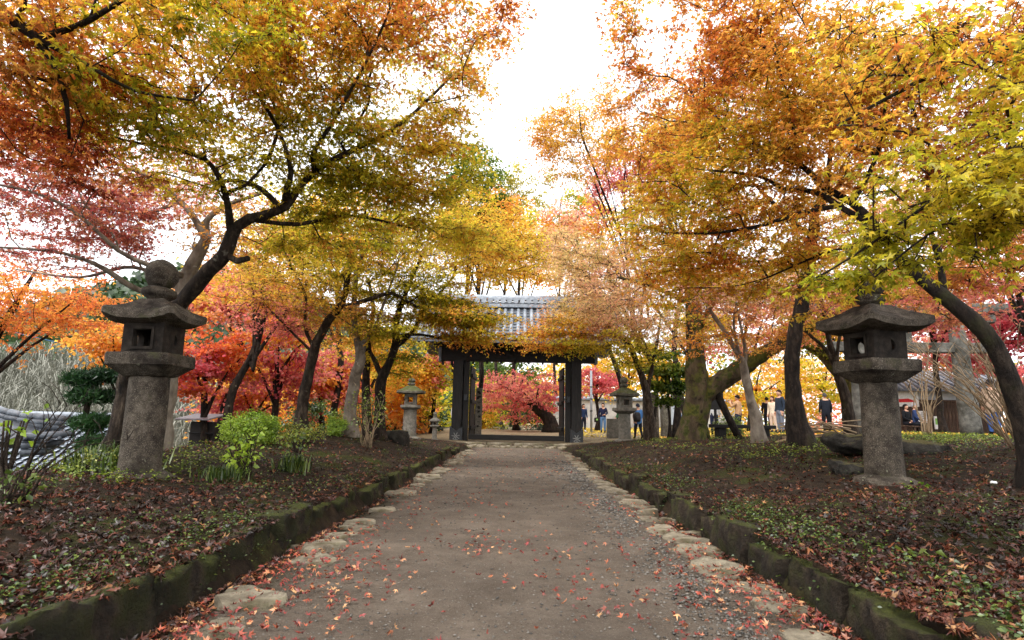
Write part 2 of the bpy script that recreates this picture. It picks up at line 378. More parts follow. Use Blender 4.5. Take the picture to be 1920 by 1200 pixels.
# ------------------------------------------------------------------ leaves
def tmpl(kind):
    if kind == 5:
        a = np.radians([-100, -74, -50, -25, 0, 25, 50, 74, 100]); r = np.array([.55, .3, .88, .36, 1.0, .36, .88, .3, .55]); z = np.array([-.14, .02, -.16, .03, -.2, .03, -.16, .02, -.14])
    elif kind == 3:
        a = np.radians([-82, -40, 0, 40, 82]); r = np.array([.85, .38, 1.0, .38, .85]); z = np.array([-.14, .03, -.2, .03, -.14])
    elif kind == 1:      # oval leaf
        a = np.radians([-34, 0, 34]); r = np.array([.62, 1.0, .62]); z = np.array([.05, -.15, .05])
    else:                # kite
        a = np.radians([-62, 0, 62]); r = np.array([.72, 1.0, .72]); z = np.array([.1, -.1, .1])
    V = np.vstack([[0, 0, 0], np.stack([r*np.cos(a), r*np.sin(a), z], 1)])
    n = len(a); F = np.array([(0, k+1, k+2) for k in range(n-1)]); return V, F
TM = {k: tmpl(k) for k in (5, 3, 1, 0)}
TM[9] = (np.array([[0, -.035, 0], [0, .035, 0], [1., 0, -.1]]), np.array([[0, 1, 2]]))      # needle

def leaf_arrays(pos, xdir, nrm, size, cols, kind, base=0):
    tv, tf = TM[kind]; N = len(pos); k = len(tv)
    x = unit(xdir); z = unit(nrm-x*np.sum(nrm*x, 1, keepdims=True)); y = np.cross(z, x)
    s = size[:, None, None]
    cu = rng.uniform(.2, 2.8, (N, 1, 1)); tw = rng.normal(0, .12, (N, k, 1))
    V = pos[:, None]+s*(tv[None, :, 0:1]*x[:, None]+tv[None, :, 1:2]*y[:, None]+(tv[None, :, 2:3]*cu+tw)*z[:, None])
    Fa = (tf[None]+(np.arange(N)*k)[:, None, None]).reshape(-1, 3)+base
    return V.reshape(-1, 3), Fa, np.clip(np.repeat(cols, k, 0)*rng.uniform(.8, 1.16, (N*k, 1)), 0, 1)

PAL = dict(
    gold=[(104, 118, 26), (170, 164, 36), (226, 190, 48), (240, 180, 54), (238, 150, 56), (222, 116, 54)],
    olive=[(100, 116, 27), (144, 148, 34), (196, 180, 44), (230, 196, 58)],
    yellow=[(136, 148, 36), (206, 188, 50), (244, 204, 62), (246, 182, 60), (240, 150, 60)],
    orange=[(210, 186, 60), (238, 180, 64), (240, 158, 64), (230, 126, 60)],
    amber=[(142, 150, 36), (214, 184, 48), (242, 182, 56), (242, 156, 58), (232, 124, 56), (196, 84, 50)],
    peach=[(214, 186, 92), (240, 182, 100), (242, 166, 112), (234, 142, 112)],
    flame=[(238, 160, 66), (238, 128, 64), (226, 98, 60), (204, 70, 58)],
    redor=[(236, 166, 84), (232, 132, 84), (222, 104, 86), (190, 70, 74)],
    pinkred=[(238, 140, 100), (228, 102, 90), (210, 74, 78), (174, 50, 62)],
    crimson=[(214, 92, 88), (196, 64, 76), (162, 44, 62), (116, 32, 48)],
    darkred=[(206, 112, 50), (182, 72, 46), (150, 46, 44), (106, 30, 34)],
    rust=[(214, 156, 66), (222, 134, 68), (196, 104, 62), (164, 76, 56)],
    green=[(46, 66, 26), (70, 96, 34), (104, 128, 44), (140, 152, 54)],
    lime=[(66, 90, 30), (98, 120, 38), (130, 146, 48), (160, 158, 58)],
    greenyel=[(84, 104, 26), (128, 144, 34), (182, 176, 44), (222, 186, 54)],
    evergreen=[(24, 40, 22), (38, 58, 30), (58, 80, 42), (84, 102, 58)],
    hedge=[(88, 122, 26), (134, 170, 40), (176, 202, 60)],
    pine=[(22, 46, 26), (34, 66, 34), (56, 92, 46)],
    oliveb=[(110, 108, 56), (150, 144, 66), (176, 162, 76)],
    litter=[(32, 23, 18), (52, 34, 27), (74, 44, 34), (96, 48, 36), (132, 76, 48), (166, 124, 82)],
    pathlit=[(84, 44, 38), (132, 56, 48), (176, 84, 60), (206, 156, 108), (150, 60, 60), (112, 60, 46)],
    carpet=[(190, 150, 52), (222, 184, 66), (232, 196, 84), (206, 158, 70)],
    herb=[(36, 54, 22), (56, 78, 28), (84, 104, 38), (118, 132, 54)],
    dry=[(96, 98, 86), (134, 134, 122), (172, 170, 158)],
)
PAL = {k: (lin(v) if k in ('evergreen', 'pine', 'litter', 'herb', 'dry', 'pathlit', 'green', 'hedge', 'lime', 'bark') else lin(v)**np.array([.56, .64, .66 if k in ('pinkred', 'crimson', 'peach', 'redor') else .88])) for k, v in PAL.items()}
def palcol(name, t):
    p = PAL[name]; t = np.clip(t, 0, .9999)*(len(p)-1); i = t.astype(int); f = (t-i)[:, None]
    return p[i]*(1-f)+p[i+1]*f

# ------------------------------------------------------------------ trees
def Q(px, py, d, w): return np.array([*P(px, py, d), w*d/F_PX/2])
def W(x, y, z, r): return np.array([x, y, z, r], float)

def tree(name, label, limbs, blobs, leaf=5, size=.055, per=34, srad=.42, step=.22, bark='bark', cat='tree', group=None, attach=.45, bf=.3, seed=1, ground=True,
         needle=False, flatness=.5, freq=1.1, sides=12, fine=True, layer=.42, lmat='leaf', tiltmax=.35, gap=-.25, droop=.3, flare=1.75, dens=1.0, rough=1.0):
    """limbs: rows (x,y,z,r), the first is the trunk. blobs: (centre, radii xyz, sprays, palette, bias)"""
    r = np.random.default_rng(seed)
    trunk = np.array(limbs[0])
    if ground:
        trunk = trunk.copy(); trunk[0, 2] = Hs(trunk[0, 0], trunk[0, 1])-.12
    base = trunk[0, :3].copy(); base[2] += .12
    root = thing(name, label, cat, base, 0, group)
    pos = []; par = []; rad = []; plen = []; ok = []; dirs = []
    mbT = MB()
    for li, lb in enumerate([trunk]+[np.array(x) for x in limbs[1:]]):
        sm = catmull(lb, step*.8)
        sm[:, 3] = np.maximum(sm[:, 3], .004)
        L = len(sm); amp = np.minimum(sm[:, 3]*.35, .03)
        wob = np.stack([snoise(sm[:, :3], 3.1, seed*7+k) for k in range(3)], 1)*amp[:, None]
        wob[0] = 0; sm[:, :3] += wob
        if li > 0:        # start the limb on the nearest earlier node
            A = np.array(pos); j = int(np.argmin(np.linalg.norm(A-sm[0, :3], axis=1)))
            if np.linalg.norm(A[j]-sm[0, :3]) > 1e-3: sm = np.vstack([[*A[j], min(rad[j]*.9, sm[0, 3]*1.25)], sm])
        L = len(sm)
        rr = sm[:, 3].copy()
        if li == 0 and ground:
            h = sm[:, 2]-sm[0, 2]; rr *= 1+(flare-1)*np.exp(-h/(2.2*rr[0]+.05))
        V, F = tube(sm[:, :3], rr, int(sides*1.6) if rr[0] > .05 else 7)
        ang = snoise(V, 2.2/max(rr[0], .05), seed)
        ctr = np.repeat(sm[:, :3], len(V)//L, 0)
        rdg = snoise(V*np.array([1, 1, .22]), 5.5/max(rr[0], .04), seed+11, 2)
        V = ctr+(V-ctr)*(1+.1*ang[:, None]+.07*rough*rdg[:, None]+(.34*np.exp(-(V[:, 2:3]-sm[0, 2])/(rr[0]*2+.01))*snoise(V*np.array([1, 1, .1]), 1.6/max(rr[0], .03), seed+3)[:, None] if li == 0 and ground else 0))
        mbT.add(V-base, F)
        for i in range(L):
            if i == 0 and li > 0: prev = j; continue
            pos.append(sm[i, :3]); rad.append(rr[i])
            if i == 0: par.append(-1); plen.append(0); dirs.append(np.array([0, 0, 1.])); prev = 0
            else:
                par.append(prev); d = sm[i, :3]-np.array(pos[prev]); plen.append(plen[prev]+np.linalg.norm(d)); dirs.append(d/max(np.linalg.norm(d), 1e-6)); prev = len(pos)-1
            ok.append(li > 0 or i/L > attach)
    tr = mbT.build('trunk', M[bark], root, smooth=True)
    n0 = len(pos)
    # spray centres in the crown
    S = []; PN = []; SB = []
    for (c, rd, n, pn, bias) in blobs:
        n = max(2, int(n*dens)); k = 0; got = []
        while len(got) < n and k < 40:
            u = r.normal(size=(n*2, 3)); u = unit(u)*r.uniform(0, 1, (n*2, 1))**.33
            q = np.asarray(c)+u*np.asarray(rd)
            q = q[snoise(q, 2.4/max(.6, np.mean(rd)), seed+5) > gap+r.normal(0, .12, len(q))]
            got += list(q); k += 1
        q = np.array(got[:n]); q[:, 2] += .6*(np.round(q[:, 2]/layer)*layer-q[:, 2])
        S.append(q); PN += [pn]*len(q); SB += [bias]*len(q)
    S = np.vstack(S); PN = np.array(PN); SB = np.array(SB)
    cap = n0+len(S)*14+100
    PA = np.zeros((cap, 3)); PA[:n0] = pos; PL = np.zeros(cap); PL[:n0] = plen; OK = np.zeros(cap, bool); OK[:n0] = ok
    PR = np.full(cap, -1); PR[:n0] = par; DR = np.zeros((cap, 3)); DR[:n0] = dirs; n = n0
    lim = np.array([i for i in range(n0) if ok[i]])
    order = np.argsort(np.min(np.linalg.norm(S[:, None]-PA[lim][None, ::max(1, len(lim)//60)], axis=2), axis=1))
    out = np.zeros((len(S), 3)); tipn = np.zeros(len(S), int)
    for si in order:
        a = S[si]; dv = PA[:n]-a; dist = np.sqrt((dv*dv).sum(1))
        cst = dist+bf*PL[:n]+np.where(OK[:n], 0, 1e3); j = int(np.argmin(cst)); L = dist[j]
        if L < .03: tipn[si] = j; out[si] = DR[j]; continue
        m = min(12, max(1, int(L/step+.5))); t = (np.arange(1, m+1)/m)[:, None]
        c1 = PA[j]+DR[j]*.3*L+np.array([0, 0, .1*L]); pth = (1-t)**2*PA[j]+2*t*(1-t)*c1+t*t*a
        if m > 1: pth[:-1] += r.normal(0, .03*min(L, 1), (m-1, 3))
        pv = j
        for q in pth:
            PA[n] = q; PR[n] = pv; d = q-PA[pv]; l = np.linalg.norm(d); DR[n] = d/max(l, 1e-6); PL[n] = PL[pv]+l; OK[n] = True; pv = n; n += 1
        tipn[si] = pv; out[si] = DR[pv]
    # twig radii by the pipe model
    R0 = .0045 if leaf == 5 else .006
    acc = np.zeros(n); kids = np.zeros(n, int); best = np.full(n, -1); bestr = np.zeros(n); rr = np.zeros(n)
    for i in range(n-1, n0-1, -1):
        rr[i] = max(R0, acc[i]**(1/2.4)) if kids[i] else R0
        p = PR[i]; acc[p] += rr[i]**2.4; kids[p] += 1
        if rr[i] > bestr[p]: bestr[p] = rr[i]; best[p] = i
    idx = np.arange(n0, n); p = PR[idx]
    rs = np.where((p >= n0) & (best[p] == idx), rr[p], rr[idx]*1.15); re = rr[idx]
    d1 = DR[idx]; d0 = np.where(((p >= n0) & (best[p] == idx))[:, None], DR[p], d1)
    def frame(d):
        ref = np.where(np.abs(d[:, 2:3]) < .85, np.array([[0, 0, 1.]]), np.array([[1., 0, 0]])); u = unit(np.cross(d, ref)); return u, np.cross(d, u)
    ns = 4 if leaf == 5 else 3; a = np.linspace(0, 2*math.pi, ns, endpoint=False)
    def rings(c, d, q):
        u, w = frame(d); return c[:, None]+q[:, None, None]*(np.cos(a)[None, :, None]*u[:, None]+np.sin(a)[None, :, None]*w[:, None])
    A = rings(PA[p], d0, rs); B = rings(PA[idx], d1, re); E = len(idx)
    VB = np.concatenate([A, B], 1).reshape(-1, 3); k = np.arange(ns); kk = (k+1) % ns
    FB = np.stack([k, kk, kk+ns, k+ns], 1)[None]+(np.arange(E)*2*ns)[:, None, None]; FB = FB.reshape(-1, 4)
    # leaves on fans of fine twigs at every spray centre
    Ns = len(S); K = 5; T = max(1, int(round(per/K)))
    o = out*np.array([1, 1, .35])+r.normal(0, .25, (Ns, 3))*np.array([1, 1, .3]); o = unit(o)
    nrm = unit(np.array([0, 0, 1.])+r.normal(0, tiltmax, (Ns, 3))*np.array([1, 1, .2]))
    o = unit(o-nrm*np.sum(o*nrm, 1, keepdims=True)*flatness); sd = np.cross(nrm, o)
    ang = np.radians(np.linspace(-105, 105, K))[None]+r.normal(0, .25, (Ns, K))
    tl = srad*r.uniform(.6, 1.15, (Ns, K))*np.where(np.abs(np.linspace(-1, 1, K)) > .8, .75, 1)[None]
    td = np.cos(ang)[..., None]*o[:, None]+np.sin(ang)[..., None]*sd[:, None]+r.normal(0, .14, (Ns, K, 3))
    td = unit(td)
    st = S[:, None]-o[:, None]*srad*.25+0*td
    tt = (np.arange(T)+.7)/T; tt = tt[None, None]+r.uniform(-.3, .3, (Ns, K, T))/T
    lp = st[:, :, None]+td[:, :, None]*(tl[:, :, None]*tt)[..., None]
    lp[..., 2] -= droop*srad*tt**2*.6
    sg = np.where(np.arange(T) % 2 == 0, 1., -1.)[None, None, :, None]
    sx = np.cross(np.broadcast_to(nrm[:, None], td.shape), td)
    lp = lp+sx[:, :, None]*sg*(size*r.uniform(.2, .9, lp.shape[:-1]+(1,)))+r.normal(0, size*.35, lp.shape)
    xd = td[:, :, None]*.8+sx[:, :, None]*sg*.9+r.normal(0, .35, lp.shape); xd[..., 2] -= droop+r.uniform(0, .35, xd.shape[:-1])
    ln = nrm[:, None, None]+r.normal(0, .38, lp.shape)
    lp = lp.reshape(-1, 3); xd = xd.reshape(-1, 3); ln = ln.reshape(-1, 3); NL = len(lp)
    own = np.repeat(np.arange(Ns), K*T)
    sz = size*r.uniform(.62, 1.2, NL)
    t = .5+.5*snoise(lp, freq, seed+9)+r.normal(0, .2, NL)+SB[own]+np.repeat(r.normal(0, .15, Ns), K*T)
    cols = np.zeros((NL, 3))
    for pn in set(PN):
        m = PN[own] == pn; cols[m] = palcol(pn, t[m])
    cols *= r.uniform(.62, 1.15, (NL, 1))
    if needle:
        ln = r.normal(0, 1, (NL, 3)); xd = unit(xd)*.4+r.normal(0, .5, xd.shape)+np.array([0, 0, .7])
    LV, LF, LC = leaf_arrays(lp-base, xd, ln, sz, np.clip(cols, 0, 1), leaf)
    if fine:
        tb = st.reshape(-1, 3); te = (st+td*tl[..., None]).reshape(-1, 3); te[:, 2] -= droop*srad*.5; dd = unit(te-tb); u, w = frame(dd); q = R0*.75
        b3 = np.stack([tb+q*u, tb-q*.5*u+q*.87*w, tb-q*.5*u-q*.87*w, te], 1).reshape(-1, 3); nn = len(tb)
        f3 = (np.array([[0, 1, 3], [1, 2, 3], [2, 0, 3]])[None]+(np.arange(nn)*4)[:, None, None]).reshape(-1, 3)
        f4 = np.concatenate([np.stack([FB[:, 0], FB[:, 1], FB[:, 2]], 1), np.stack([FB[:, 0], FB[:, 2], FB[:, 3]], 1), f3+len(VB)])
        VB = np.vstack([VB, b3]); FB = f4
    mobj('branches', VB-base, FB, M['twig'] if bark != 'bark_grey' else M['bark_grey'], root, kind='stuff')
    mobj('crown', LV, LF, M[lmat], root, cols=LC, kind='stuff')
    return root

def B(px, py, d, rx, ry, rz, n, pal, bias=0): return (P(px, py, d), (rx, ry, rz), n, pal, bias)

# ------------------------------------------------------------------ kerbs, edging stones, gravel
def rough_block(size, seed, nx=6, ny=3, nz=3, amp=.02, rnd=.25, nf=5):
    r = []; idx = {}; F = []
    def vid(i, j, k):
        if (i, j, k) not in idx:
            idx[(i, j, k)] = len(r); r.append((i/nx*2-1, j/ny*2-1, k/nz*2-1))
        return idx[(i, j, k)]
    for i in range(nx):
        for j in range(ny):
            F.append((vid(i, j, 0), vid(i, j+1, 0), vid(i+1, j+1, 0), vid(i+1, j, 0))); F.append((vid(i, j, nz), vid(i+1, j, nz), vid(i+1, j+1, nz), vid(i, j+1, nz)))
    for i in range(nx):
        for k in range(nz):
            F.append((vid(i, 0, k), vid(i+1, 0, k), vid(i+1, 0, k+1), vid(i, 0, k+1))); F.append((vid(i, ny, k), vid(i, ny, k+1), vid(i+1, ny, k+1), vid(i+1, ny, k)))
    for j in range(ny):
        for k in range(nz):
            F.append((vid(0, j, k), vid(0, j, k+1), vid(0, j+1, k+1), vid(0, j+1, k))); F.append((vid(nx, j, k), vid(nx, j+1, k), vid(nx, j+1, k+1), vid(nx, j, k+1)))
    V = np.array(r, float)
    sph = V/np.maximum(np.linalg.norm(V, axis=1, keepdims=True), 1e-6)*np.max(np.abs(V), axis=1, keepdims=True)*1.15
    V = (V*(1-rnd)+sph*rnd)*np.array(size)/2
    V += amp*np.stack([snoise(V+seed*3.7, nf, seed+k) for k in range(3)], 1)
    return V, F

def kerb_run(label, x0, sgn, y_end, seed):
    root = thing('kerb', label, 'kerb', (0, 0, 0), kind='structure'); r = random.Random(seed); y = -1.0; n = 0
    while y < y_end:
        L = r.uniform(.35, .95); zt = float(np.interp(y, [0, 10, 16, y_end], [.22, .21, .19, .12]))+r.uniform(-.07, .05); dep = r.uniform(.2, .3); hh = zt+.12
        V, F = rough_block((dep, L-.05, hh), seed*50+n, 5, 14, 8, .03, .1, 9); V += .012*np.stack([snoise(V+n, 26, seed+k) for k in range(3)], 1)
        o = mobj('kerb_stone', V, F, M['kerb'], root, smooth=True)
        o.location = (x0+sgn*(dep/2+r.uniform(-.06, .09)), y+L/2, zt-hh/2); o.rotation_euler = (r.uniform(-.02, .02), sgn*r.uniform(-.05, .16), r.uniform(-.08, .08)); y += L; n += 1
    return root
kerb_run('mossy stone kerb holding back the left bank', KL-.02, -1, 18.6, 3)
kerb_run('mossy overgrown stone kerb holding back the right bank', KR+.02, 1, 19.4, 4)

def flat_stone(x, y, a, b, h, seed, rot, parent, name='edging_stone', mat='flag', z=0):
    r = np.random.default_rng(seed); n = 18; an = np.sort(np.linspace(0, 2*math.pi, n, endpoint=False)+r.normal(0, .07, n))
    nc = r.integers(5, 8); ca = np.sort(np.linspace(0, 2*math.pi, nc, endpoint=False)+r.normal(0, .22, nc)); cr = r.uniform(.8, 1.12, nc)
    cp = np.stack([cr*np.cos(ca), cr*np.sin(ca)], 1); bx = []; by = []
    for q in an:           # ray from the centre to the irregular polygon
        d = np.array([math.cos(q), math.sin(q)]); best = 1.0
        for k in range(nc):
            p, e = cp[k], cp[(k+1) % nc]-cp[k]; det = d[0]*(-e[1])+e[0]*d[1]
            if abs(det) < 1e-6: continue
            tt = (p[0]*(-e[1])+e[0]*p[1])/det; u = (d[0]*p[1]-d[1]*p[0])/det
            if tt > 0 and -.01 <= u <= 1.01: best = tt; break
        bx.append(d[0]*best); by.append(d[1]*best)
    bx, by = np.array(bx), np.array(by); rings = []
    for s, zz in ((1.03, -.06), (1.0, h*.4), (.95, h*.85), (.8, h*1.0), (.5, h*1.0), (.2, h)):
        p = np.stack([bx*s*a, by*s*b, 0*bx], 1); z3 = zz+(0 if s > .99 else h*.45*snoise(p+seed, 9, seed, 2)+h*.2*snoise(p+seed, 30, seed+1, 2)); p[:, 2] = z3; rings.append(p)
    V, F = loft(rings); me = mesh_data(name, V, F, M[mat], smooth=True); me.set_sharp_from_angle(angle=math.radians(38))
    o = link(bpy.data.objects.new(name, me), parent); o.location = (x, y, z); o.rotation_euler = (r.normal(0, .05), r.normal(0, .05), rot); return o
r_ = random.Random(8)
for side, cx in ((-1, -1.60), (1, 1.60)):
    y = 2.0
    while y < 19.5:
        L = r_.uniform(.25, .62); w = r_.uniform(.14, .27)
        if side == 1 or r_.random() < .85:
            flat_stone(cx-side*r_.uniform(-.08, .1), y+L/2, w, L*.56, r_.uniform(.012, .036), int(y*100)+side, r_.uniform(-.45, .45), path)
            if r_.random() < .35: flat_stone(cx+side*r_.uniform(.08, .16), y+L*r_.random(), w*.5, L*.3, r_.uniform(.015, .035), int(y*100)+7, r_.uniform(-1, 1), path)
        y += L*r_.uniform(.9, 1.25)
# cross row of paving in front of the gate and the long step stones
step = thing('stone_step', 'long low stone step running across in front of the gate', 'step', (0, 23.3, 0))
xs = [-3.6, -2.5, -1.2, -.1, 1.5, 2.7, 4.0, 5.2]
for k in range(7):
    V, F = rough_block((xs[k+1]-xs[k]-.02, .34, .26), 70+k, 6, 3, 3, .012, .08, 6); o = mobj('step_stone', V, F, M['flag'], step, smooth=True); o.location = ((xs[k]+xs[k+1])/2, .1, .02)
for k in range(11):
    flat_stone(-2.2+k*.44+r_.uniform(-.06, .06), 22.35+r_.uniform(-.12, .12)-23.3, .25, .24, .07, 900+k, r_.uniform(-.4, .4), step, 'paving_stone')

def pebbles(n, fx, label, seed, smin=.006, smax=.02):
    r = np.random.default_rng(seed); x, y = fx(r, n)
    z = .012*snoise(np.stack([x, y, 0*x], 1), 3, 8)
    ov = np.array([[1, 0, 0], [-1, 0, 0], [0, 1, 0], [0, -1, 0], [0, 0, 1], [0, 0, -1.]]); of = np.array([[0, 2, 4], [2, 1, 4], [1, 3, 4], [3, 0, 4], [2, 0, 5], [1, 2, 5], [3, 1, 5], [0, 3, 5]])
    s = r.uniform(smin, smax, n)*np.clip(y/6, .8, 2)
    V = ov[None]*r.uniform(.7, 1.3, (n, 6, 1))*np.array([1.2, .9, .55])*s[:, None, None]; a = r.uniform(0, 6.28, n); c, q = np.cos(a)[:, None], np.sin(a)[:, None]
    V = np.stack([V[..., 0]*c-V[..., 1]*q, V[..., 0]*q+V[..., 1]*c, V[..., 2]], 2)+np.stack([x, y, z+s*.2], 1)[:, None]
    g = lin((96, 91, 84))*r.uniform(.35, 1.7, (n, 1))
    mobj('gravel', V.reshape(-1, 3), (of[None]+(np.arange(n)*6)[:, None, None]).reshape(-1, 3), M['litter'], cols=np.repeat(g, 6, 0), kind='stuff', label=label, cat='gravel')
def ydist(r, n, lo=2.2, hi=20, p=1.4):
    u = r.uniform(0, 1, n); e = 1-p; return (lo**e+u*(hi**e-lo**e))**(1/e)
pebbles(3600, lambda r, n: (1.38-np.abs(r.normal(0, .26, n))+.08*r.normal(0, 1, n), ydist(r, n, 2.2, 16, 1.5)), 'loose grey gravel along the right edge of the path', 1)
pebbles(4200, lambda r, n: (r.uniform(-1.6, 1.3, n), ydist(r, n, 2.2, 20)), 'scattered small stones over the middle of the path', 2, .004, .013)

# ------------------------------------------------------------------ fallen leaves and ground cover
def litter(label, x, y, z, pal, size, kind, seed, mat='litter', curl=.35, name='fallen_leaves', tv=None):
    r = np.random.default_rng(seed); n = len(x); pos = np.stack([x, y, z], 1)
    xd = r.normal(0, 1, (n, 3)); xd[:, 2] *= .18; ln = np.array([0, 0, 1.])+r.normal(0, curl, (n, 3))
    ln[r.uniform(size=n) < .5] *= -1
    t = (r.uniform(0, 1, n) if tv is None else tv); cols = palcol(pal, t)*r.uniform(.6, 1.2, (n, 1))
    V, F, C = leaf_arrays(pos, xd, ln, size*r.uniform(.6, 1.15, n), np.clip(cols, 0, 1), kind)
    return mobj(name, V, F, M[mat], cols=C, kind='stuff', label=label, cat='leaves' if name == 'fallen_leaves' else 'plants')
def on_path(r, n):
    y = ydist(r, n, 2.2, 21, 1.7); e = r.uniform(size=n)
    x = np.where(e < .55, r.uniform(-1.7, 1.7, n), np.where(e < .8, KL+.08+np.abs(r.normal(0, .4, n)), KR-.06-np.abs(r.normal(0, .25, n)))); return np.clip(x, KL+.02, KR-.02), y
rr_ = np.random.default_rng(31)
x, y = on_path(rr_, 5600); kk_ = snoise(np.stack([x, y, 0*x], 1), 1.9, 77)+rr_.normal(0, .35, len(x)) > .08; x, y = x[kk_], y[kk_]
litter('red and orange maple leaves scattered over the path', x, y, .022+.012*snoise(np.stack([x, y, 0*x], 1), 3, 8)+rr_.uniform(0, .012, len(x)), 'pathlit', .034, 5, 32)
for side, lab, n in ((-1, 'fallen brown and red leaves covering the left bank', 17000), (1, 'fallen brown and red leaves covering the right bank', 22000)):
    y = ydist(rr_, n, 1.6, 22, 1.75); w = rr_.uniform(0, 1, n); x = side*(1.9+w**1.15*np.interp(y, [0, 3, 8, 22], [3.5, 4.5, 6.5 if side > 0 else 4.5, 7 if side > 0 else 3.5]))
    t = np.clip(.45+.25*snoise(np.stack([x, y, 0*x], 1), 1.5, 40)+rr_.normal(0, .24, n)-.05, 0, 1)
    kt = np.where(np.abs(x) < 2.14, np.interp(y, [0, 10, 16, 19], [.22, .21, .19, .12])+.01, -1)
    zz = np.maximum(H(x, y), kt)+rr_.uniform(.006, .035, n); nr = y < 7
    litter(lab, x[nr], y[nr], zz[nr], 'litter', .044, 5, 41+side, tv=t[nr])
    litter(lab.replace('covering', 'on the far half of'), x[~nr], y[~nr], zz[~nr], 'litter', .046, 3, 44+side, tv=t[~nr])
# gully between kerb and edging stones
y = ydist(rr_, 2600, 2.0, 19, 1.6); sgn = np.where(rr_.uniform(size=2600) < .5, -1, 1); x = np.where(sgn < 0, KL+.03+np.abs(rr_.normal(0, .09, 2600)), KR-.03-np.abs(rr_.normal(0, .09, 2600)))
litter('fallen leaves gathered in the gullies below the kerbs', x, y, -.02+rr_.uniform(0, .04, 2600), 'litter', .04, 5, 47)
# yellow carpet beyond the gate
n = 26000; y = ydist(rr_, n, 26, 48, 1.3); x = rr_.uniform(2.5, 30, n)
k = snoise(np.stack([x, y, 0*x], 1), .5, 50)+rr_.normal(0, .2, n)+np.clip((y-30)/8, -.6, .6) > -.15; x, y = x[k], y[k]
litter('carpet of yellow fallen leaves beyond the gate', x, y, H(x, y)+.02, 'carpet', .11, 0, 51)
n = 9000; y = ydist(rr_, n, 17, 30, 1.3); x = rr_.uniform(6, 26, n)
litter('yellow and brown fallen leaves under the right hand trees', x, y, H(x, y)+.02, 'amber', .08, 0, 52)

def herbs(label, n, fx, seed, hmax=.09, size=.03, pal='herb', kind=1, per=6, dens=None):
    r = np.random.default_rng(seed); x, y = fx(r, n); m = snoise(np.stack([x, y, 0*x], 1), 1.3, seed+1)+r.normal(0, .25, n) > (dens if dens is not None else .05); x, y = x[m], y[m]; n = len(x)
    z = H(x, y); a = r.uniform(0, 6.28, (n, per)); h = r.uniform(.15, 1, (n, per))*hmax
    rad = r.uniform(.3, 1, (n, per))*hmax*.7
    pos = np.stack([x[:, None]+np.cos(a)*rad, y[:, None]+np.sin(a)*rad, z[:, None]+h], 2).reshape(-1, 3)
    xd = np.stack([np.cos(a), np.sin(a), r.uniform(-.2, .6, (n, per))], 2).reshape(-1, 3); N = len(pos)
    ln = np.array([0, 0, 1.])+r.normal(0, .4, (N, 3)); t = np.clip(r.normal(.5, .25, N), 0, 1)
    V, F, C = leaf_arrays(pos, xd, ln, size*r.uniform(.5, 1.2, N), palcol(pal, t), kind)
    mobj('ground_cover', V, F, M['herb'], cols=C, kind='stuff', label=label, cat='plants')
def band(side, x0, x1, lo, hi, p=1.5):
    return lambda r, n: (side*(x0+(x1-x0)*r.uniform(0, 1, n)), ydist(r, n, lo, hi, p))
herbs('small green weeds growing through the leaves on the right bank', 3900, band(1, 2.0, 7.5, 2, 20), 61, .07, .022, dens=.12)
herbs('leafy plants spilling over the right kerb', 900, band(1, 1.86, 2.35, 2, 18), 62, .11, .028, dens=-.2)
herbs('small moss and weeds along the top of the left kerb', 800, band(-1, 1.9, 2.3, 2, 18), 66, .06, .02, dens=0)
herbs('small green weeds growing through the leaves on the left bank', 2300, band(-1, 2.1, 5.2, 2, 18), 63, .08, .026, dens=.15)
herbs('light green weeds along the crest of the left bank', 800, band(-1, 3.8, 6.0, 5.2, 16), 64, .1, .036, pal='lime', dens=.1)
herbs('low green weeds under the trees on the right', 3800, band(1, 3.2, 12, 9, 21, 1.2), 65, .09, .038, pal='lime', dens=.1)
# grass blades: thin arcs
def blades(label, cx, cy, rad, n, h, seed, pal='herb', name='grass', mat='herb'):
    r = np.random.default_rng(seed); x = cx+r.normal(0, rad, n); y = cy+r.normal(0, rad, n); z = H(x, y); a = r.uniform(0, 6.28, n); ln = r.uniform(.3, .9, n)*h; hh = r.uniform(.5, 1.0, n)*h; w = .004+.006*r.uniform(size=n)
    d = np.stack([np.cos(a), np.sin(a), 0*a], 1); s = np.stack([-np.sin(a), np.cos(a), 0*a], 1)*w[:, None]; b = np.stack([x, y, z-.02], 1)
    m = b+d*(ln*.35)[:, None]+np.array([0, 0, 1])*(hh*.75)[:, None]; t = b+d*ln[:, None]+np.array([0, 0, 1])*(hh*.85)[:, None]
    V = np.stack([b-s, b+s, m-s*.8, m+s*.8, t], 1).reshape(-1, 3); F = (np.array([[0, 1, 3], [0, 3, 2], [2, 3, 4]])[None]+(np.arange(n)*5)[:, None, None]).reshape(-1, 3)
    C = np.repeat(palcol(pal, r.uniform(0, 1, n)), 5, 0); mobj(name, V, F, M[mat], cols=C, kind='stuff', label=label, cat='grass')
blades('tuft of long grass at the foot of the leaning maple', -4.9, 6.9, .25, 420, .36, 71, 'herb')
blades('grass tuft under the leafy sapling on the left bank', -3.35, 6.6, .12, 160, .25, 72)
blades('iris like tuft of blades below the sapling on the left bank', -2.95, 7.6, .1, 160, .3, 73)

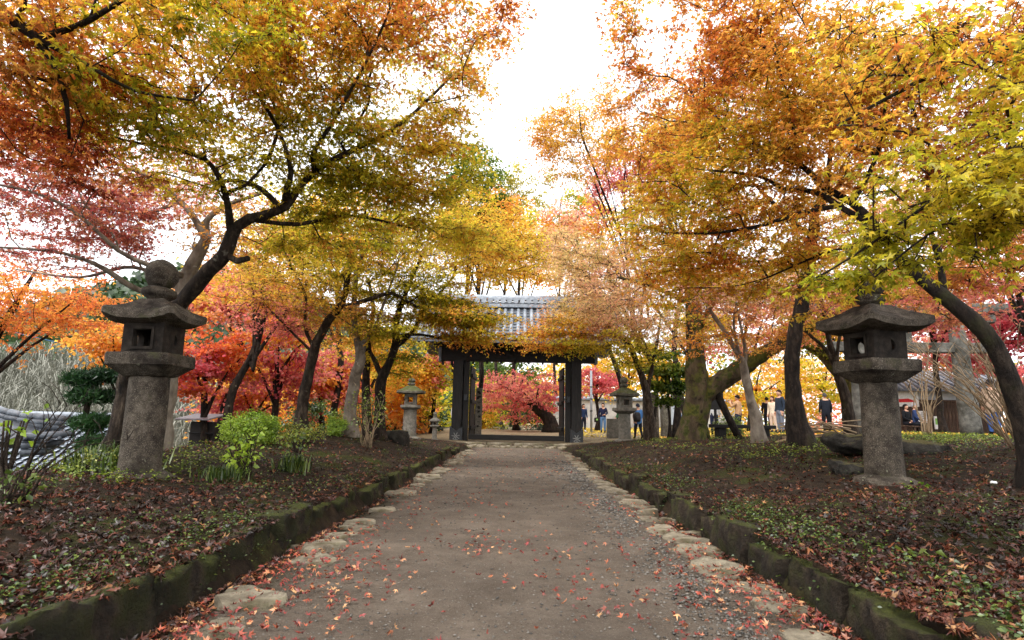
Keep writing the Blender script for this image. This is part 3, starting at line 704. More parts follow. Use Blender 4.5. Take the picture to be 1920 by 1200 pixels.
# ------------------------------------------------------------------ stone lanterns
def panel(w, h, t, hole, n=24):
    """upright wall in the xz plane with a hole; hole: list of n (x,z)"""
    a = np.linspace(0, 2*math.pi, n, endpoint=False)+math.pi/4
    co, si = np.cos(a), np.sin(a); m = np.maximum(np.abs(co), np.abs(si)); ox, oz = co/m*w/2, si/m*h/2
    ho = np.array([hole(q) for q in a]); V = []
    for yy in (-t/2, t/2):
        V += [(x, yy, z) for x, z in zip(ox, oz)]; V += [(x, yy, z) for x, z in ho]
    F = []
    for k in range(n):
        q = (k+1) % n
        F += [(k, q, n+q, n+k), (2*n+k, 3*n+k, 3*n+q, 2*n+q), (k, 2*n+k, 2*n+q, q), (n+k, n+q, 3*n+q, 3*n+k)]
    return np.array(V), F
def sqh(s): return lambda q: (math.cos(q)/max(abs(math.cos(q)), abs(math.sin(q)))*s, math.sin(q)/max(abs(math.cos(q)), abs(math.sin(q)))*s)
def rdh(s): return lambda q: (math.cos(q)*s, math.sin(q)*s)
def crescent(s): return lambda q: (s*math.cos(q) if math.cos(q) > 0 else -s*.15*math.cos(q)+s*.25*0, s*math.sin(q))
def lantern(label, loc, rot, z, shaft, plat, box, roof, jewel, mat='stone', roofmat=None, e=16, lift=.07, group=None, lean=(0, 0), platmat=None, seed=0):
    """z: heights of (shaft top, platform top, box top, roof top, ring top, tip); widths are half sizes"""
    root = thing('stone_lantern', label, 'lantern', loc, (lean[0], lean[1], rot), group); m = M[mat]; rm = M[roofmat or mat]
    zs, zp, zb, zr, zn, zt = z; sc = zt/2.5
    def fin(name, V, F, mm, amp=.008, nf=14):
        V = V+amp*sc*np.stack([snoise(V, nf/sc, seed+k) for k in range(3)], 1); ob = mobj(name, V, F, mm, root, smooth=True); ob.data.set_sharp_from_angle(angle=math.radians(34)); return ob
    V, F = loft([ring(shaft*1.9, -.06), ring(shaft*1.75, .01*sc), ring(shaft*1.35, .045*sc), ring(shaft*1.02, .06*sc)]); fin('base', V, F, m, .02, 6)
    V, F = loft([ring(shaft*q, zz, 32) for q, zz in [(1.06, .02), (1.03, .1*zs), (1.0, .3*zs), (.99, .5*zs), (.975, .7*zs), (.97, .9*zs), (.97, zs)]]); fin('shaft', V, F, m, .006, 22)
    hp = zp-zs
    V, F = loft([sq_ring(shaft*.98, zs, 48, 3.5), sq_ring(shaft*1.1, zs+.05*hp, 48, 5), sq_ring(plat*.93, zs+.42*hp, 48, e), sq_ring(plat, zs+.48*hp, 48, e), sq_ring(plat*1.005, zs+.9*hp, 48, e), sq_ring(plat*.975, zp, 48, e), sq_ring(plat*.5, zp+.004, 48, 4)]); fin('platform', V, F, M[platmat] if platmat else m, .006, 12)
    hb = zb-zp+.02; t = box*.28; bx = thing_part('firebox', root)
    for k, hole in enumerate((sqh(box*.42), crescent(box*.3), sqh(box*.42), rdh(box*.36))):
        w = 2*box if k % 2 == 0 else 2*box-2*t-.002
        V, F = panel(w, hb, t, hole); a = k*math.pi/2; Rz = np.array([[math.cos(a), -math.sin(a), 0], [math.sin(a), math.cos(a), 0], [0, 0, 1]])
        V = (V+np.array([0, -(box-t/2), zp+hb/2-.008]))@Rz.T
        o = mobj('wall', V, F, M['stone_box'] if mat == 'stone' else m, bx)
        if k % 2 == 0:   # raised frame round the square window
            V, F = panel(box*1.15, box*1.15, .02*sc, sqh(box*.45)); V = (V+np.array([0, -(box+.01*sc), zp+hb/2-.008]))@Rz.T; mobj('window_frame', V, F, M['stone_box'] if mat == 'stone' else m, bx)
    # roof: concave slopes, lifted corners, thick eave
    rings = []; n = 64; th = (zr-zb)*.30
    def lifted(h, zz, s):
        q = sq_ring(h, zz, n, e); cr = np.clip((np.hypot(q[:, 0], q[:, 1])/h-1)/.35, 0, 1); q[:, 2] += lift*sc*s**2*cr**1.6; return q
    rings.append(sq_ring(box*.9, zb-.002, n, e)); rings.append(lifted(roof*.96, zb+.02*sc, 1)); rings.append(lifted(roof, zb+.03*sc, 1)); rings.append(lifted(roof*1.0, zb+th, 1)); rings.append(lifted(roof*.975, zb+th*1.15, 1))
    for s in (.85, .7, .55, .42, .32): rings.append(lifted(roof*s, zb+th*1.15+(zr-zb-th*1.15)*((1-s)/.7)**1.25, s))
    rings.append(sq_ring(roof*.2, zr+.004, n, 4)); V, F = loft(rings); fin('roof', V, F, rm, .008, 9)
    pr = []
    jr = jewel; hn = zn-zr; hj = zt-zn
    for q, zz in [(.62, -.02), (.72, .1), (.98, .3), (1.06, .55), (1.0, .8), (.74, .97), (.6, 1.02)]: pr.append(ring(jr*q, zr+hn*zz, 24))
    V, F = loft(pr); f = fin('finial', V, F, rm, .014, 7)
    pr = [ring(jr*q, zn+hj*zz, 24) for q, zz in [(.5, -.04), (.78, .06), (.97, .25), (1.0, .45), (.9, .65), (.66, .82), (.36, .94), (.08, 1.0)]]
    V, F = loft(pr); V = V+.014*sc*np.stack([snoise(V, 7/sc, seed+9+k) for k in range(3)], 1); mobj('jewel', V, F, rm, f, smooth=True)
    return root
def thing_part(name, parent):
    o = bpy.data.objects.new(name, None); o.empty_display_size = .1; return link(o, parent)
lantern('tall weathered stone lantern on the left bank, nearest on that side', (-4.24, 6.47, Hs(-4.24, 6.47)), math.radians(3), (1.12, 1.38, 1.72, 2.03, 2.19, 2.54), .21, .345, .225, .405, .178, seed=1, lean=(0, -.02))
lantern('tall weathered stone lantern on the right bank in front of the flat boulder', (4.36, 6.87, Hs(4.36, 6.87)), math.radians(12)+math.pi/2*3, (1.15, 1.42, 1.76, 2.1, 2.24, 2.42), .2, .345, .23, .465, .16, seed=2, lean=(0, .015))
lantern('dark capped stone lantern under the trees left of the gate', (-3.83, 20.3, Hs(-3.83, 20.3)), math.radians(5), (1.0, 1.16, 1.55, 1.85, 1.98, 2.15), .24, .35, .21, .5, .13, mat='stone_pale', roofmat='stone_moss', e=4, seed=3)
lantern('moss topped stone lantern on the right between the walkers and the pillar', (3.76, 19.9, Hs(3.76, 19.9)), math.radians(8), (.92, 1.12, 1.5, 1.82, 1.98, 2.22), .21, .38, .22, .47, .14, mat='stone_pale', roofmat='stone_moss', e=4, lift=.05, seed=4)
lantern('small slender stone lantern far back left of the gate', (-3.46, 24.0, Hs(-3.46, 24.0)), 0, (.5, .6, .74, .92, 1.0, 1.16), .1, .2, .11, .24, .08, mat='stone_pale', roofmat='stone_pale', e=3, seed=5)

# ------------------------------------------------------------------ the gate
g = thing('gate', 'black timber castle gate with grey tiled roof at the end of the path', 'gate', (0, 25, .1))
def gbox(name, c, s, mat='wood', parent=None, bev=.015, **kw):
    o = MB().box((0, 0, 0), s, bev=bev).build(name, M[mat], parent or g, **kw); o.location = c; return o
for sx, x in ((-1, -2.64), (1, 2.60)):
    gbox('main_post', (x, 0, 2.05), (.44, .44, 4.1))
    # iron shoe with notched top and white crest
    w, zt = .56, .66
    prof = [(-w/2, 0), (w/2, 0), (w/2, zt), (.12, zt-.1), (0, zt-.2), (-.12, zt-.1), (-w/2, zt)]
    V = np.array([(px, py, pz) for py in (-.28, .28) for px, pz in prof]); n = 7
    F = [tuple(range(n)), tuple(range(2*n-1, n-1, -1))]+[(k, n+k, n+(k+1) % n, (k+1) % n) for k in range(n)]
    sh = mobj('post_shoe', V, F, M['iron'], g); sh.location = (x, 0, -.02)
    em = MB()
    for k in range(7):
        a = k*.9+.3; c = np.array([.1*math.cos(a), -.287, .24+.1*math.sin(a)])
        em.box(c, (.16, .008, .028), Matrix.Rotation(-a, 3, 'Y'))
    em.box((0, -.289, .1), (.2, .008, .02)); em.build('crest', M['emblem'], sh)
    gbox('jamb', (x-sx*.36, .05, 2.0), (.24, .34, 4.0))
    gbox('rear_post', (x, 2.5, 1.9), (.34, .34, 3.9)); gbox('tie_beam', (x, 1.25, 3.2), (.2, 2.2, .28)); gbox('bracket', (x-sx*.36, -.18, 1.9), (.14, .1, .26), 'iron')
    dl = thing_part('door_leaf', g); dl.location = (x-sx*.52, .25, 0); dl.rotation_euler = (0, 0, sx*.03)
    for k in range(5): gbox('board', (0, .2+k*.36, 1.75), (.07, .352, 3.2), parent=dl)
    for zz in (.6, 1.75, 2.9): gbox('rail', (sx*(-.07), .95, zz), (.07, 1.85, .16), 'wood_h', dl)
    gbox('lintel_cap', (sx*3.47, 0, 3.78), (.12, .52, .62), 'tile_dark')
gbox('lintel', (0, 0, 3.8), (6.82, .46, .56), 'wood_h')
gbox('upper_beam', (0, -.05, 4.22), (7.6, .3, .22), 'wood_h')
gbox('sill', (-.02, .05, .2), (4.2, .22, .22), 'wood_h')
for k in range(7): gbox('peg', (-2.0+k*.62, -.12, 3.47), (.09, .09, .12))
for sx in (-3.35, -2.95): gbox('peg', (sx, -.1, 3.42), (.1, .12, .2))
RXA, RXB = -4.55, 4.5; EY, EZ, RY_, RZ_ = -1.75, 4.25, .75, 6.1
sl = math.hypot(RY_-EY, RZ_-EZ); ang = math.atan2(RZ_-EZ, RY_-EY)
roof = MB()
roof.add([(RXA, EY, EZ), (RXB, EY, EZ), (RXB, RY_, RZ_), (RXA, RY_, RZ_), (RXA, EY, EZ-.1), (RXB, EY, EZ-.1), (RXB, RY_, RZ_-.1), (RXA, RY_, RZ_-.1)], [(0, 1, 2, 3), (7, 6, 5, 4), (0, 4, 5, 1), (1, 5, 6, 2), (3, 7, 4, 0)])
BY = 2*RY_-EY
roof.add([(RXA, RY_+.002, RZ_), (RXB, RY_+.002, RZ_), (RXB, BY, EZ), (RXA, BY, EZ), (RXA, RY_+.002, RZ_-.1), (RXB, RY_+.002, RZ_-.1), (RXB, BY, EZ-.1), (RXA, BY, EZ-.1)], [(0, 1, 2, 3), (7, 6, 5, 4), (2, 6, 7, 3), (1, 5, 6, 2), (3, 7, 4, 0)])
rf = roof.build('roof', M['tile_dark'], g)
nx = 30; sp = (RXB-RXA)/nx
# shared meshes: one round cover row, one row of stepped pan tiles
nseg = 9; V = []; F = []; a = np.linspace(0, math.pi, 7)
mbr = MB()
for k in range(nseg):
    s0, s1 = sl*k/nseg, sl*(k+1)/nseg+.02; r0, r1 = .082, .074
    V = np.array([(r0*math.cos(q), s0, r0*math.sin(q)+.02) for q in a]+[(r1*math.cos(q), s1, r1*math.sin(q)+.02) for q in a])
    mbr.add(V, [(i, i+1, 8+i, 7+i) for i in range(6)]+[tuple(range(6, -1, -1))])
cap = np.array([(0, -.012, .02)]+[(.095*math.cos(q), -.012, .095*math.sin(q)+.02) for q in np.linspace(0, 2*math.pi, 14, endpoint=False)]); mbr.add(cap, [(0, 1+(i+1) % 14, 1+i) for i in range(14)])
me_rib = mesh_data('round_tile_row', np.vstack(mbr.V), mbr.F, M['tile'], smooth=False)
mbp = MB(); npn = 11
for k in range(npn):
    s0, s1 = sl*k/npn-.01, sl*(k+1)/npn+.01; xx = np.linspace(-sp/2, sp/2, 5)
    V = np.array([(x_, s0, .055+.0*k-.05*(1-(2*x_/sp)**2)) for x_ in xx]+[(x_, s1, .02-.05*(1-(2*x_/sp)**2)+.0) for x_ in xx]+[(x_, s0, .0) for x_ in xx])
    V[:, 2] += .04
    mbp.add(V, [(i, i+1, 6+i, 5+i) for i in range(4)]+[(10+i, 11+i, 1+i, i) for i in range(4)])
me_pan = mesh_data('pan_tile_row', np.vstack(mbp.V), mbp.F, M['tile_dark'])
for side in (0, 1):
    for k in range(nx+1):
        for me, nm, off in ((me_rib, 'round_tile_row', 0), (me_pan, 'pan_tile_row', .5)):
            if off and k == nx: continue
            if side and k % 1: continue
            o = link(bpy.data.objects.new(nm, me), rf)
            x_ = RXA+(k+off)*sp
            if side == 0: o.location = (x_, EY, EZ); o.rotation_euler = (ang, 0, 0)
            else: o.location = (x_, BY, EZ); o.rotation_euler = (ang, 0, math.pi)
rd = thing_part('ridge', g)
gbox('ridge_course', (0, RY_, RZ_+.1), (9.0, .5, .16), 'tile', rd); gbox('ridge_course', (0, RY_, RZ_+.24), (9.0, .42, .1), 'tile_dark', rd); gbox('ridge_course', (0, RY_, RZ_+.44), (9.0, .34, .12), 'tile', rd)
o = MB().tube([(-4.5, RY_, RZ_+.52), (4.45, RY_, RZ_+.52)], .13, 10).build('ridge_cap', M['tile'], rd, smooth=True)
disc = np.array([(.12*math.cos(q), 0, .12*math.sin(q)) for q in np.linspace(0, 2*math.pi, 12, endpoint=False)]); Vd = np.vstack([disc+[0, -.03, 0], disc+[0, .03, 0]]); Fd = [tuple(range(12)), tuple(range(23, 11, -1))]+[(k, 12+k, 12+(k+1) % 12, (k+1) % 12) for k in range(12)]
me_d = mesh_data('ridge_disc', Vd, Fd, M['tile'])
for k in range(30):
    o = link(bpy.data.objects.new('ridge_disc', me_d), rd); o.location = (-4.35+k*.3, RY_-.2, RZ_+.33)
for x_ in (-4.6, 4.55): gbox('ridge_end', (x_, RY_, RZ_+.4), (.16, .6, .8), 'tile_dark', rd, .08)
me_raf = mesh_data('rafter', *(lambda m: (np.vstack(m.V), m.F))(MB().box((0, sl/2, -.16), (.09, sl-.1, .1))), M['wood'])
for k in range(31):
    o = link(bpy.data.objects.new('rafter', me_raf), g); o.location = (RXA+.05+k*.3, EY, EZ); o.rotation_euler = (ang, 0, 0)

# ------------------------------------------------------------------ stone pillars, monument, pole, wall, torii, bench, boulders
def stele(label, x, y, w, d, h, mat, name='stone_pillar', cat='pillar', marks=0, rot=0, seed=0):
    root = thing(name, label, cat, (x, y, Hs(x, y)), rot); V, F = rough_block((w, d, h+.1), seed+500, 3, 3, 8, .012, .04, 5); V[:, 2] += h/2-.05
    mobj('block', V, F, M[mat], root, smooth=False)
    if marks:
        mb = MB(); r = random.Random(seed)
        for k in range(marks):
            zc = h*.9-k*h*.8/marks
            for q in range(4): mb.box((r.uniform(-.12, .12)*w*1.6, -d/2-.012, zc+r.uniform(-.2, .2)*h*.7/marks), (r.choice([.35, .06])*w, .01, r.choice([.05*w, .3*w])))
        mb.build('inscription', M['ink'], root)
    return root
stele('pale inscribed stone pillar seen through the gate by its left door', -1.92, 28.4, .32, .25, 2.4, 'stone_pale', marks=8, seed=1)
stele('tall dark stone pillar right of the moss topped lantern', 6.2, 26.4, .62, .4, 2.1, 'stone', marks=0, seed=2, rot=.2)
stele('shorter stone slab behind the blue coated visitor', 4.9, 28.2, .9, .3, .95, 'stone_pale', name='stone_slab', cat='slab', seed=3)
mon = stele('grey stone monument with a poster on its face', 7.75, 27.6, 1.5, .5, 1.75, 'stone_moss', name='stone_monument', cat='monument', seed=4)
po = mobj('poster', [(-.35, -.275, .5), (.4, -.275, .5), (.4, -.275, 1.42), (-.35, -.275, 1.42), (-.35, -.262, .5), (.4, -.262, .5), (.4, -.262, 1.42), (-.35, -.262, 1.42)], [(0, 1, 2, 3), (7, 6, 5, 4), (0, 4, 5, 1), (1, 5, 6, 2), (2, 6, 7, 3), (3, 7, 4, 0)], M['grey_print'], mon)
mb = MB(); mb.add([(-.28, -.28, .62), (.2, -.28, .62), (.24, -.28, .85), (.1, -.28, 1.05), (-.05, -.28, 1.08), (-.22, -.28, .95)], [(0, 1, 2, 3, 4, 5)]); mb.build('poster_figure', M['blue_print'], po)
mb = MB(); mb.add([(.0, -.281, 1.08), (.14, -.281, 1.07), (.16, -.281, 1.25), (.02, -.281, 1.27)], [(0, 1, 2, 3)]); mb.build('poster_head', M['skin'], po)
pl = thing('pole', 'thin grey steel pole beside the woman in the hooded jacket', 'pole', (4.35, 33.3, Hs(4.35, 33.3))); MB().tube([(0, 0, -.1), (0, 0, 3.6)], .07, 10).build('shaft', M['pole'], pl, smooth=True)
for zz in (1.2, 1.9, 2.6): MB().tube([(0, 0, zz), (0, 0, zz+.06)], .085, 10).build('band', M['iron'], pl)
wl = thing('plaster_wall', 'long pale grey plaster wall behind the walking visitors', 'wall', (10.5, 47, .5)); MB().box((0, 0, 1.1), (15, .35, 2.3)).build('wall', M['plaster'], wl); MB().box((0, 0, 2.32), (15.2, .7, .12), bev=.03).build('coping', M['tile_dark'], wl); MB().tube([(-7.6, 0, 2.45), (7.6, 0, 2.45)], .12, 8).build('coping_ridge', M['tile'], wl)
# torii
tz = Hs(13.15, 16.6); to = thing('torii', 'weathered grey stone torii behind the large right lantern', 'torii', (13.15, 16.6, tz), math.radians(-4))
for x_, ln in ((0, -.1), (-3.0, .1)):
    V, F = loft([ring((.27-.07*t), z_, 24, (x_+ln*t, 0)) for t, z_ in [(0, -.1), (.1, .35), (.3, 1.0), (.55, 1.9), (.8, 2.7), (1, 3.3)]]); V += .008*np.stack([snoise(V, 9, k) for k in range(3)], 1); mobj('pillar', V, F, M['stone_torii'], to, smooth=True)
for nm, c, s in (('tie_beam', (-1.5, 0, 2.55), (4.6, .2, .3)), ('strut', (-1.55, 0, 2.98), (.28, .18, .56)), ('lower_lintel', (-1.5, 0, 3.42), (4.9, .34, .26)), ('top_lintel', (-1.5, 0, 3.72), (5.6, .44, .3))):
    o = MB().box((0, 0, 0), s, bev=.02).build(nm, M['stone_torii'], to, noise=.006, nf=6); o.location = c
# bench
bn = thing('bench', 'low dark plank bench beside the mossy trunk', 'bench', (*P(1392, 822, 16.2)[:2], Hs(*P(1392, 822, 16.2)[:2])), math.radians(-3))
for k in range(2): gbox('plank', (0, -.14+.28*k, .34), (1.75, .26, .1), 'wood_h', bn, .01)
for x_ in (-.62, .6): gbox('leg', (x_, 0, .13), (.22, .42, .34), 'wood', bn, .01)
def boulder(label, px, py, d, size, seed, mat='rock', rot=0):
    p = P(px, py, d); z = Hs(p[0], p[1]); V, F = rough_block(size, seed, 22, 14, 9, .12*size[2], .5, 3.2/max(size[0], .3)); V *= (1+.22*snoise(V, 4.0, seed, 4)[:, None]); V += .05*np.stack([snoise(V, 7, seed+k) for k in range(3)], 1)
    o = mobj('boulder', V, F, M[mat], None, smooth=True, label=label, cat='boulder'); o.location = (p[0], p[1], z+size[2]*.3); o.rotation_euler = (0, .06, rot); return o
boulder('long flat dark boulder behind the large right lantern', 1672, 848, 8.6, (1.75, .7, .27), 11, rot=.1)
boulder('dark boulder at the foot of the twin stemmed maple', 742, 812, 13.6, (.55, .45, .34), 12, 'rock')
boulder('small buried stone beside the base of the right lantern', 1585, 880, 7.2, (.35, .25, .16), 13)
# slanting prop under the mossy limb
pr = MB().tube([P(1343, 735, 14.9), P(1362, 775, 14.9), P(1388, 826, 14.9)], [.1, .095, .1], 10).build('prop_log', M['bark_dark'], None, smooth=True, label='slanting log propped under the mossy limb', cat='log')
sgn = thing('sign_board', 'small black notice board behind the mossy trunk', 'sign', (*P(1343, 815, 19)[:2], Hs(*P(1343, 815, 19)[:2]))); gbox('post', (0, 0, .7), (.08, .08, 1.5), 'wood', sgn); gbox('board', (.02, -.06, 1.25), (.5, .04, .6), 'wood_h', sgn)
fl = mobj('paper_scrap', *(lambda V, F: (V, F))(*tube([P(1858, 904, 5.2), P(1868, 905, 5.2)], .012, 6)), M['white'], label='white paper scrap lying on the right bank', cat='litter')

# ------------------------------------------------------------------ hut on the right
hx, hy = P(1770, 812, 27)[:2]; hz = Hs(hx, hy); hut = thing('hut', 'low brown boarded hut with tiled roof behind the torii', 'hut', (hx, hy, hz), math.radians(-6))
for k in range(26): gbox('board', (-1.9+k*.16, 0, .75), (.15, .05, 1.7), 'plank', hut, .008)
gbox('wall_top', (.2, .05, 1.85), (4.2, .06, .5), 'plaster', hut); gbox('post', (-2.1, 0, 1.1), (.16, .16, 2.4), 'plank', hut); gbox('post', (2.25, 0, 1.1), (.16, .16, 2.4), 'plank', hut); gbox('rail', (.1, -.06, 1.55), (4.3, .1, .1), 'plank', hut); gbox('body', (.1, 1.6, 1.1), (4.2, 3.0, 2.2), 'dark_hut', hut)
rt = MB(); rt.add([(-2.8, -.8, 2.05), (2.9, -.8, 2.05), (2.9, 1.6, 3.1), (-2.8, 1.6, 3.1), (-2.8, 4, 2.05), (2.9, 4, 2.05), (-2.8, -.8, 1.97), (2.9, -.8, 1.97), (2.9, 1.6, 3.0), (-2.8, 1.6, 3.0)], [(0, 1, 2, 3), (3, 2, 5, 4), (0, 6, 7, 1), (1, 7, 8, 2), (6, 9, 8, 7)]); hr = rt.build('roof', M['tile_dark'], hut)
for k in range(20):
    o = MB().tube([(0, -.83, 2.09), (0, 1.6, 3.14)], .07, 8).build('tile_row', M['tile'], hr, smooth=True); o.location.x = -2.75+k*.295
sg = gbox('sign', (-1.55, -.12, 1.62), (1.0, .04, .75), 'white', hut); MB().add([(-.42, -.025, -.18), (.42, -.025, -.14), (.02, -.025, .02), (-.42, -.025, -.02)], [(0, 1, 2, 3)]).build('red_shape', M['red'], sg)
n1 = gbox('notice', (-.95, -.1, .75), (.42, .03, .6), 'white', hut); mb = MB()
for k in range(5): mb.box((.05*(-1)**k, -.018, .2-k*.09), (.2, .006, .03))
mb.build('lettering', M['ink'], n1)
n2 = gbox('notice', (-.25, -.1, .5), (.4, .03, .62), 'white', hut); MB().box((0, -.018, .06), (.3, .006, .3)).build('picture', M['green_print'], n2)

# ------------------------------------------------------------------ roofs in the valley on the left
tb = thing('temple_hall', 'temple hall below the bank with scalloped silver tile roof', 'building', (-19, 21, -4))
gbox('wall', (0, 1.4, 1.2), (10, 4, 2.6), 'plaster', tb)
ty0, tz0, ty1, tz1 = -2.6, 3.0, .75, 4.6
deck = MB(); deck.add([(-6, ty0, tz0-.05), (4.6, ty0, tz0-.05), (4.6, ty1, tz1-.05), (-6, ty1, tz1-.05), (-6, 4.2, tz0), (4.6, 4.2, tz0)], [(0, 1, 2, 3), (3, 2, 5, 4)]); dk = deck.build('roof', M['tile_dark'], tb)
tl_ = math.hypot(ty1-ty0, tz1-tz0); ta = math.atan2(tz1-tz0, ty1-ty0)
tw, tlh = .3, .27
q = np.linspace(-1, 1, 7); ztile = .045*np.sin(q*2.6)+.02*q; sag = -.06*(1-q**2)
Vt = np.array([(tw/2*1.05*a_, sag_, z_+.05) for a_, z_, sag_ in zip(q, ztile, sag)]+[(tw/2*1.05*a_, tlh*1.12, z_+.0) for a_, z_ in zip(q, ztile)]+[(tw/2*1.05*a_, sag_, z_+.0) for a_, z_, sag_ in zip(q, ztile, sag)])
me_t = mesh_data('tile', Vt, [(i, i+1, 8+i, 7+i) for i in range(6)]+[(14+i, 15+i, 1+i, i) for i in range(6)], M['tile'])
rows = int(tl_/tlh)
for j in range(rows):
    for i in range(24):
        o = link(bpy.data.objects.new('tile', me_t), dk); s_ = j*tlh
        o.location = (4.45-i*tw, ty0+s_*math.cos(ta), tz0+s_*math.sin(ta)+.0); o.rotation_euler = (ta, 0, 0)
MB().box((-.7, ty1, tz1+.1), (10.6, .36, .26), bev=.04).build('ridge', M['tile_dark'], tb); MB().tube([(-6, ty1, tz1+.3), (4.6, ty1, tz1+.3)], .12, 8).build('ridge_cap', M['tile'], tb, smooth=True)
# nearer roof corner with a hip ridge running down to the right
A = P(-110, 722, 14.6); Bq = P(118, 792, 13.2); r2 = thing('tiled_roof', 'dark tiled roof corner with curved ridge at the far left edge', 'roof', (A[0], A[1], A[2]))
A0 = np.zeros(3); B0 = Bq-A; ev = np.array([.9, -2.6, -1.25]); 
nn = 10
for k in range(nn):
    t0, t1 = k/nn, (k+1)/nn
    mb = MB(); pa, pb = B0*t0, B0*t1; pa = pa+np.array([0, 0, -.25*math.sin(math.pi*t0)]); pb = pb+np.array([0, 0, -.25*math.sin(math.pi*t1)])
    mb.tube([pa+[0, 0, .1], pb+[0, 0, .09]], [.085, .07], 10); mb.build('ridge_tile', M['tile_mid'], r2, smooth=True)
    MB().tube([pa+[0, -.08, -.02], pb+[0, -.08, -.02]], [.06, .055], 8).build('ridge_tile', M['tile_dark'], r2, smooth=True)
    MB().tube([pa+[0, -.02, -.1], pb+[0, -.02, -.1]], [.09, .09], 8).build('ridge_course', M['tile_dark'], r2, smooth=True)
mb = MB(); cr = B0+np.array([.75, -.35, -.12]); mb.add([A0-[0, 0, .3], B0-[0, 0, .25], cr, cr+np.array([-.35, -.5, -.3]), A0+ev, A0+ev+np.array([0, .3, -.15]), cr+np.array([-.3, .0, -.45])], [(0, 1, 2, 3, 4), (4, 3, 6, 5)]); dk2 = mb.build('roof_slope', M['tile_dark'], r2)
for k in range(19):
    t = k/18; p0 = B0*t-[0, 0, .18+.25*math.sin(math.pi*t)]; p1 = (A0+ev)*(1-t)+(cr+np.array([-.1, -.5, -.22]))*t
    MB().tube([p0, (p0+p1)/2-[0, 0, .05], p1], .036, 8).build('tile_row', M['tile_dark'], dk2, smooth=True)
for k in range(3): MB().tube([cr+np.array([-.9, -.5, -.2-.17*k]), cr+np.array([-.05-.2*k, -.15, -.1-.2*k])], [.09, .06], 8).build('eave_tile', M['tile_dark'], r2, smooth=True)
# booth
bp = P(372, 838, 17); bo = thing('booth', 'small dark booth with flat grey roof below the left bank', 'booth', (bp[0], bp[1], bp[2]-1.2))
gbox('wall', (.05, .3, .95), (.75, .6, 2.0), 'dark_hut', bo); gbox('counter', (.1, -.14, 1.62), (.7, .1, .05), 'wood_h', bo); o = gbox('roof', (-.05, .1, 2.1), (1.0, 1.1, .05), 'sheet', bo); o.rotation_euler = (.14, 0, 0)
o = MB().tube(catmull(np.array([[*P(-60, 600, 30)], [*P(80, 636, 31)], [*P(200, 655, 32)], [*P(420, 665, 33)]]), .8), .03, 5).build('cable', M['cable'], None, label='thin blue cable strung across the valley on the left', cat='cable')

# dry cane thicket on the slope beyond the roofs
def thicket(label, x0, x1, y0, y1, zf, n, h, seed, pal='dry'):
    r = np.random.default_rng(seed); x = r.uniform(x0, x1, n); y = r.uniform(y0, y1, n); z = zf(x, y); a = r.uniform(0, 6.28, n); w = r.uniform(.012, .03, n); L = h*r.uniform(.5, 1.2, n)
    d = np.stack([np.cos(a), np.sin(a), 0*a], 1); b = np.stack([x, y, z], 1); up = np.array([0, 0, 1.]); s = np.cross(d, up)*w[:, None]
    m = b+d*(L*.25)[:, None]+up*(L*.6)[:, None]; t = b+d*(L*r.uniform(.6, 1.6, n))[:, None]+up*(L*r.uniform(-.1, .8, n))[:, None]
    V = np.stack([b-s, b+s, m-s, m+s, t], 1).reshape(-1, 3); F = (np.array([[0, 1, 3], [0, 3, 2], [2, 3, 4]])[None]+(np.arange(n)*5)[:, None, None]).reshape(-1, 3)
    mobj('dry_thicket', V, F, M['litter'], cols=np.repeat(palcol(pal, r.uniform(0, 1, n)), 5, 0), kind='stuff', label=label, cat='thicket')
slope = lambda x, y: -4+(y-26)*.62
thicket('tangled dry grey canes covering the slope beyond the temple roof', -52, -14, 25.5, 40.5, slope, 20000, 1.6, 81)
grid_obj('slope', np.linspace(-60, -12, 12), np.linspace(25, 40, 8), lambda x, y: slope(x, y)+.2*snoise(np.stack([x, y, 0*x], 1), .6, 4), pmat('dry_slope', [(70, 72, 56), (96, 96, 80), (118, 116, 98)], 2, .95, .6, rand=0), kind='structure', label='grassy slope beyond the temple roof')

# woods far behind everything
def far_wood(label, x0, x1, y0, y1, z1, n, pals, seed, size=.34):
    r = np.random.default_rng(seed); x = r.uniform(x0, x1, n); y = r.uniform(y0, y1, n); top = z1*(.6+.4*(.5+.5*snoise(np.stack([x, y, 0*x], 1), .25, seed)))
    z = Hs(0, 60)*0+r.uniform(-.5, 1, n)*top; pos = np.stack([x, y, z], 1); t = np.clip(.5+.4*snoise(pos, .6, seed+2)+r.normal(0, .15, n), 0, 1)
    pick = ((snoise(pos, .16, seed+3)*.5+.5)*len(pals)+r.normal(0, .25, n)).clip(0, len(pals)-.01).astype(int); cols = np.zeros((n, 3))
    for k, p in enumerate(pals): cols[pick == k] = palcol(p, t[pick == k])
    V, F, C = leaf_arrays(pos, r.normal(0, 1, (n, 3))*[1, 1, .4], np.array([0, 0, 1.])+r.normal(0, .7, (n, 3)), size*r.uniform(.5, 1.2, n), cols, 0)
    mobj('far_wood', V, F, M['leaf'], cols=C, kind='stuff', label=label, cat='wood')
far_wood('mass of far yellow and orange foliage closing the view on the right', 4, 75, 52, 62, 9, 34000, ['yellow', 'orange', 'lime', 'peach', 'redor'], 91)
far_wood('mass of far foliage closing the view beyond the gate', -22, 5, 56, 66, 8, 14000, ['evergreen', 'green', 'olive', 'orange', 'green'], 92)
far_wood('red and orange foliage filling the valley behind the left bank', -17, -5, 29, 38, 4.2, 15000, ['pinkred', 'flame', 'orange', 'rust', 'yellow'], 93, .24)
r = np.random.default_rng(95); n = 26000; x = r.uniform(-190, 20, n); y = r.uniform(85, 190, n); z = hill(x, y)+r.uniform(0, 3.5, n)*(.5+.5*snoise(np.stack([x, y, 0*x], 1), .6, 6)); pos = np.stack([x, y, z], 1)
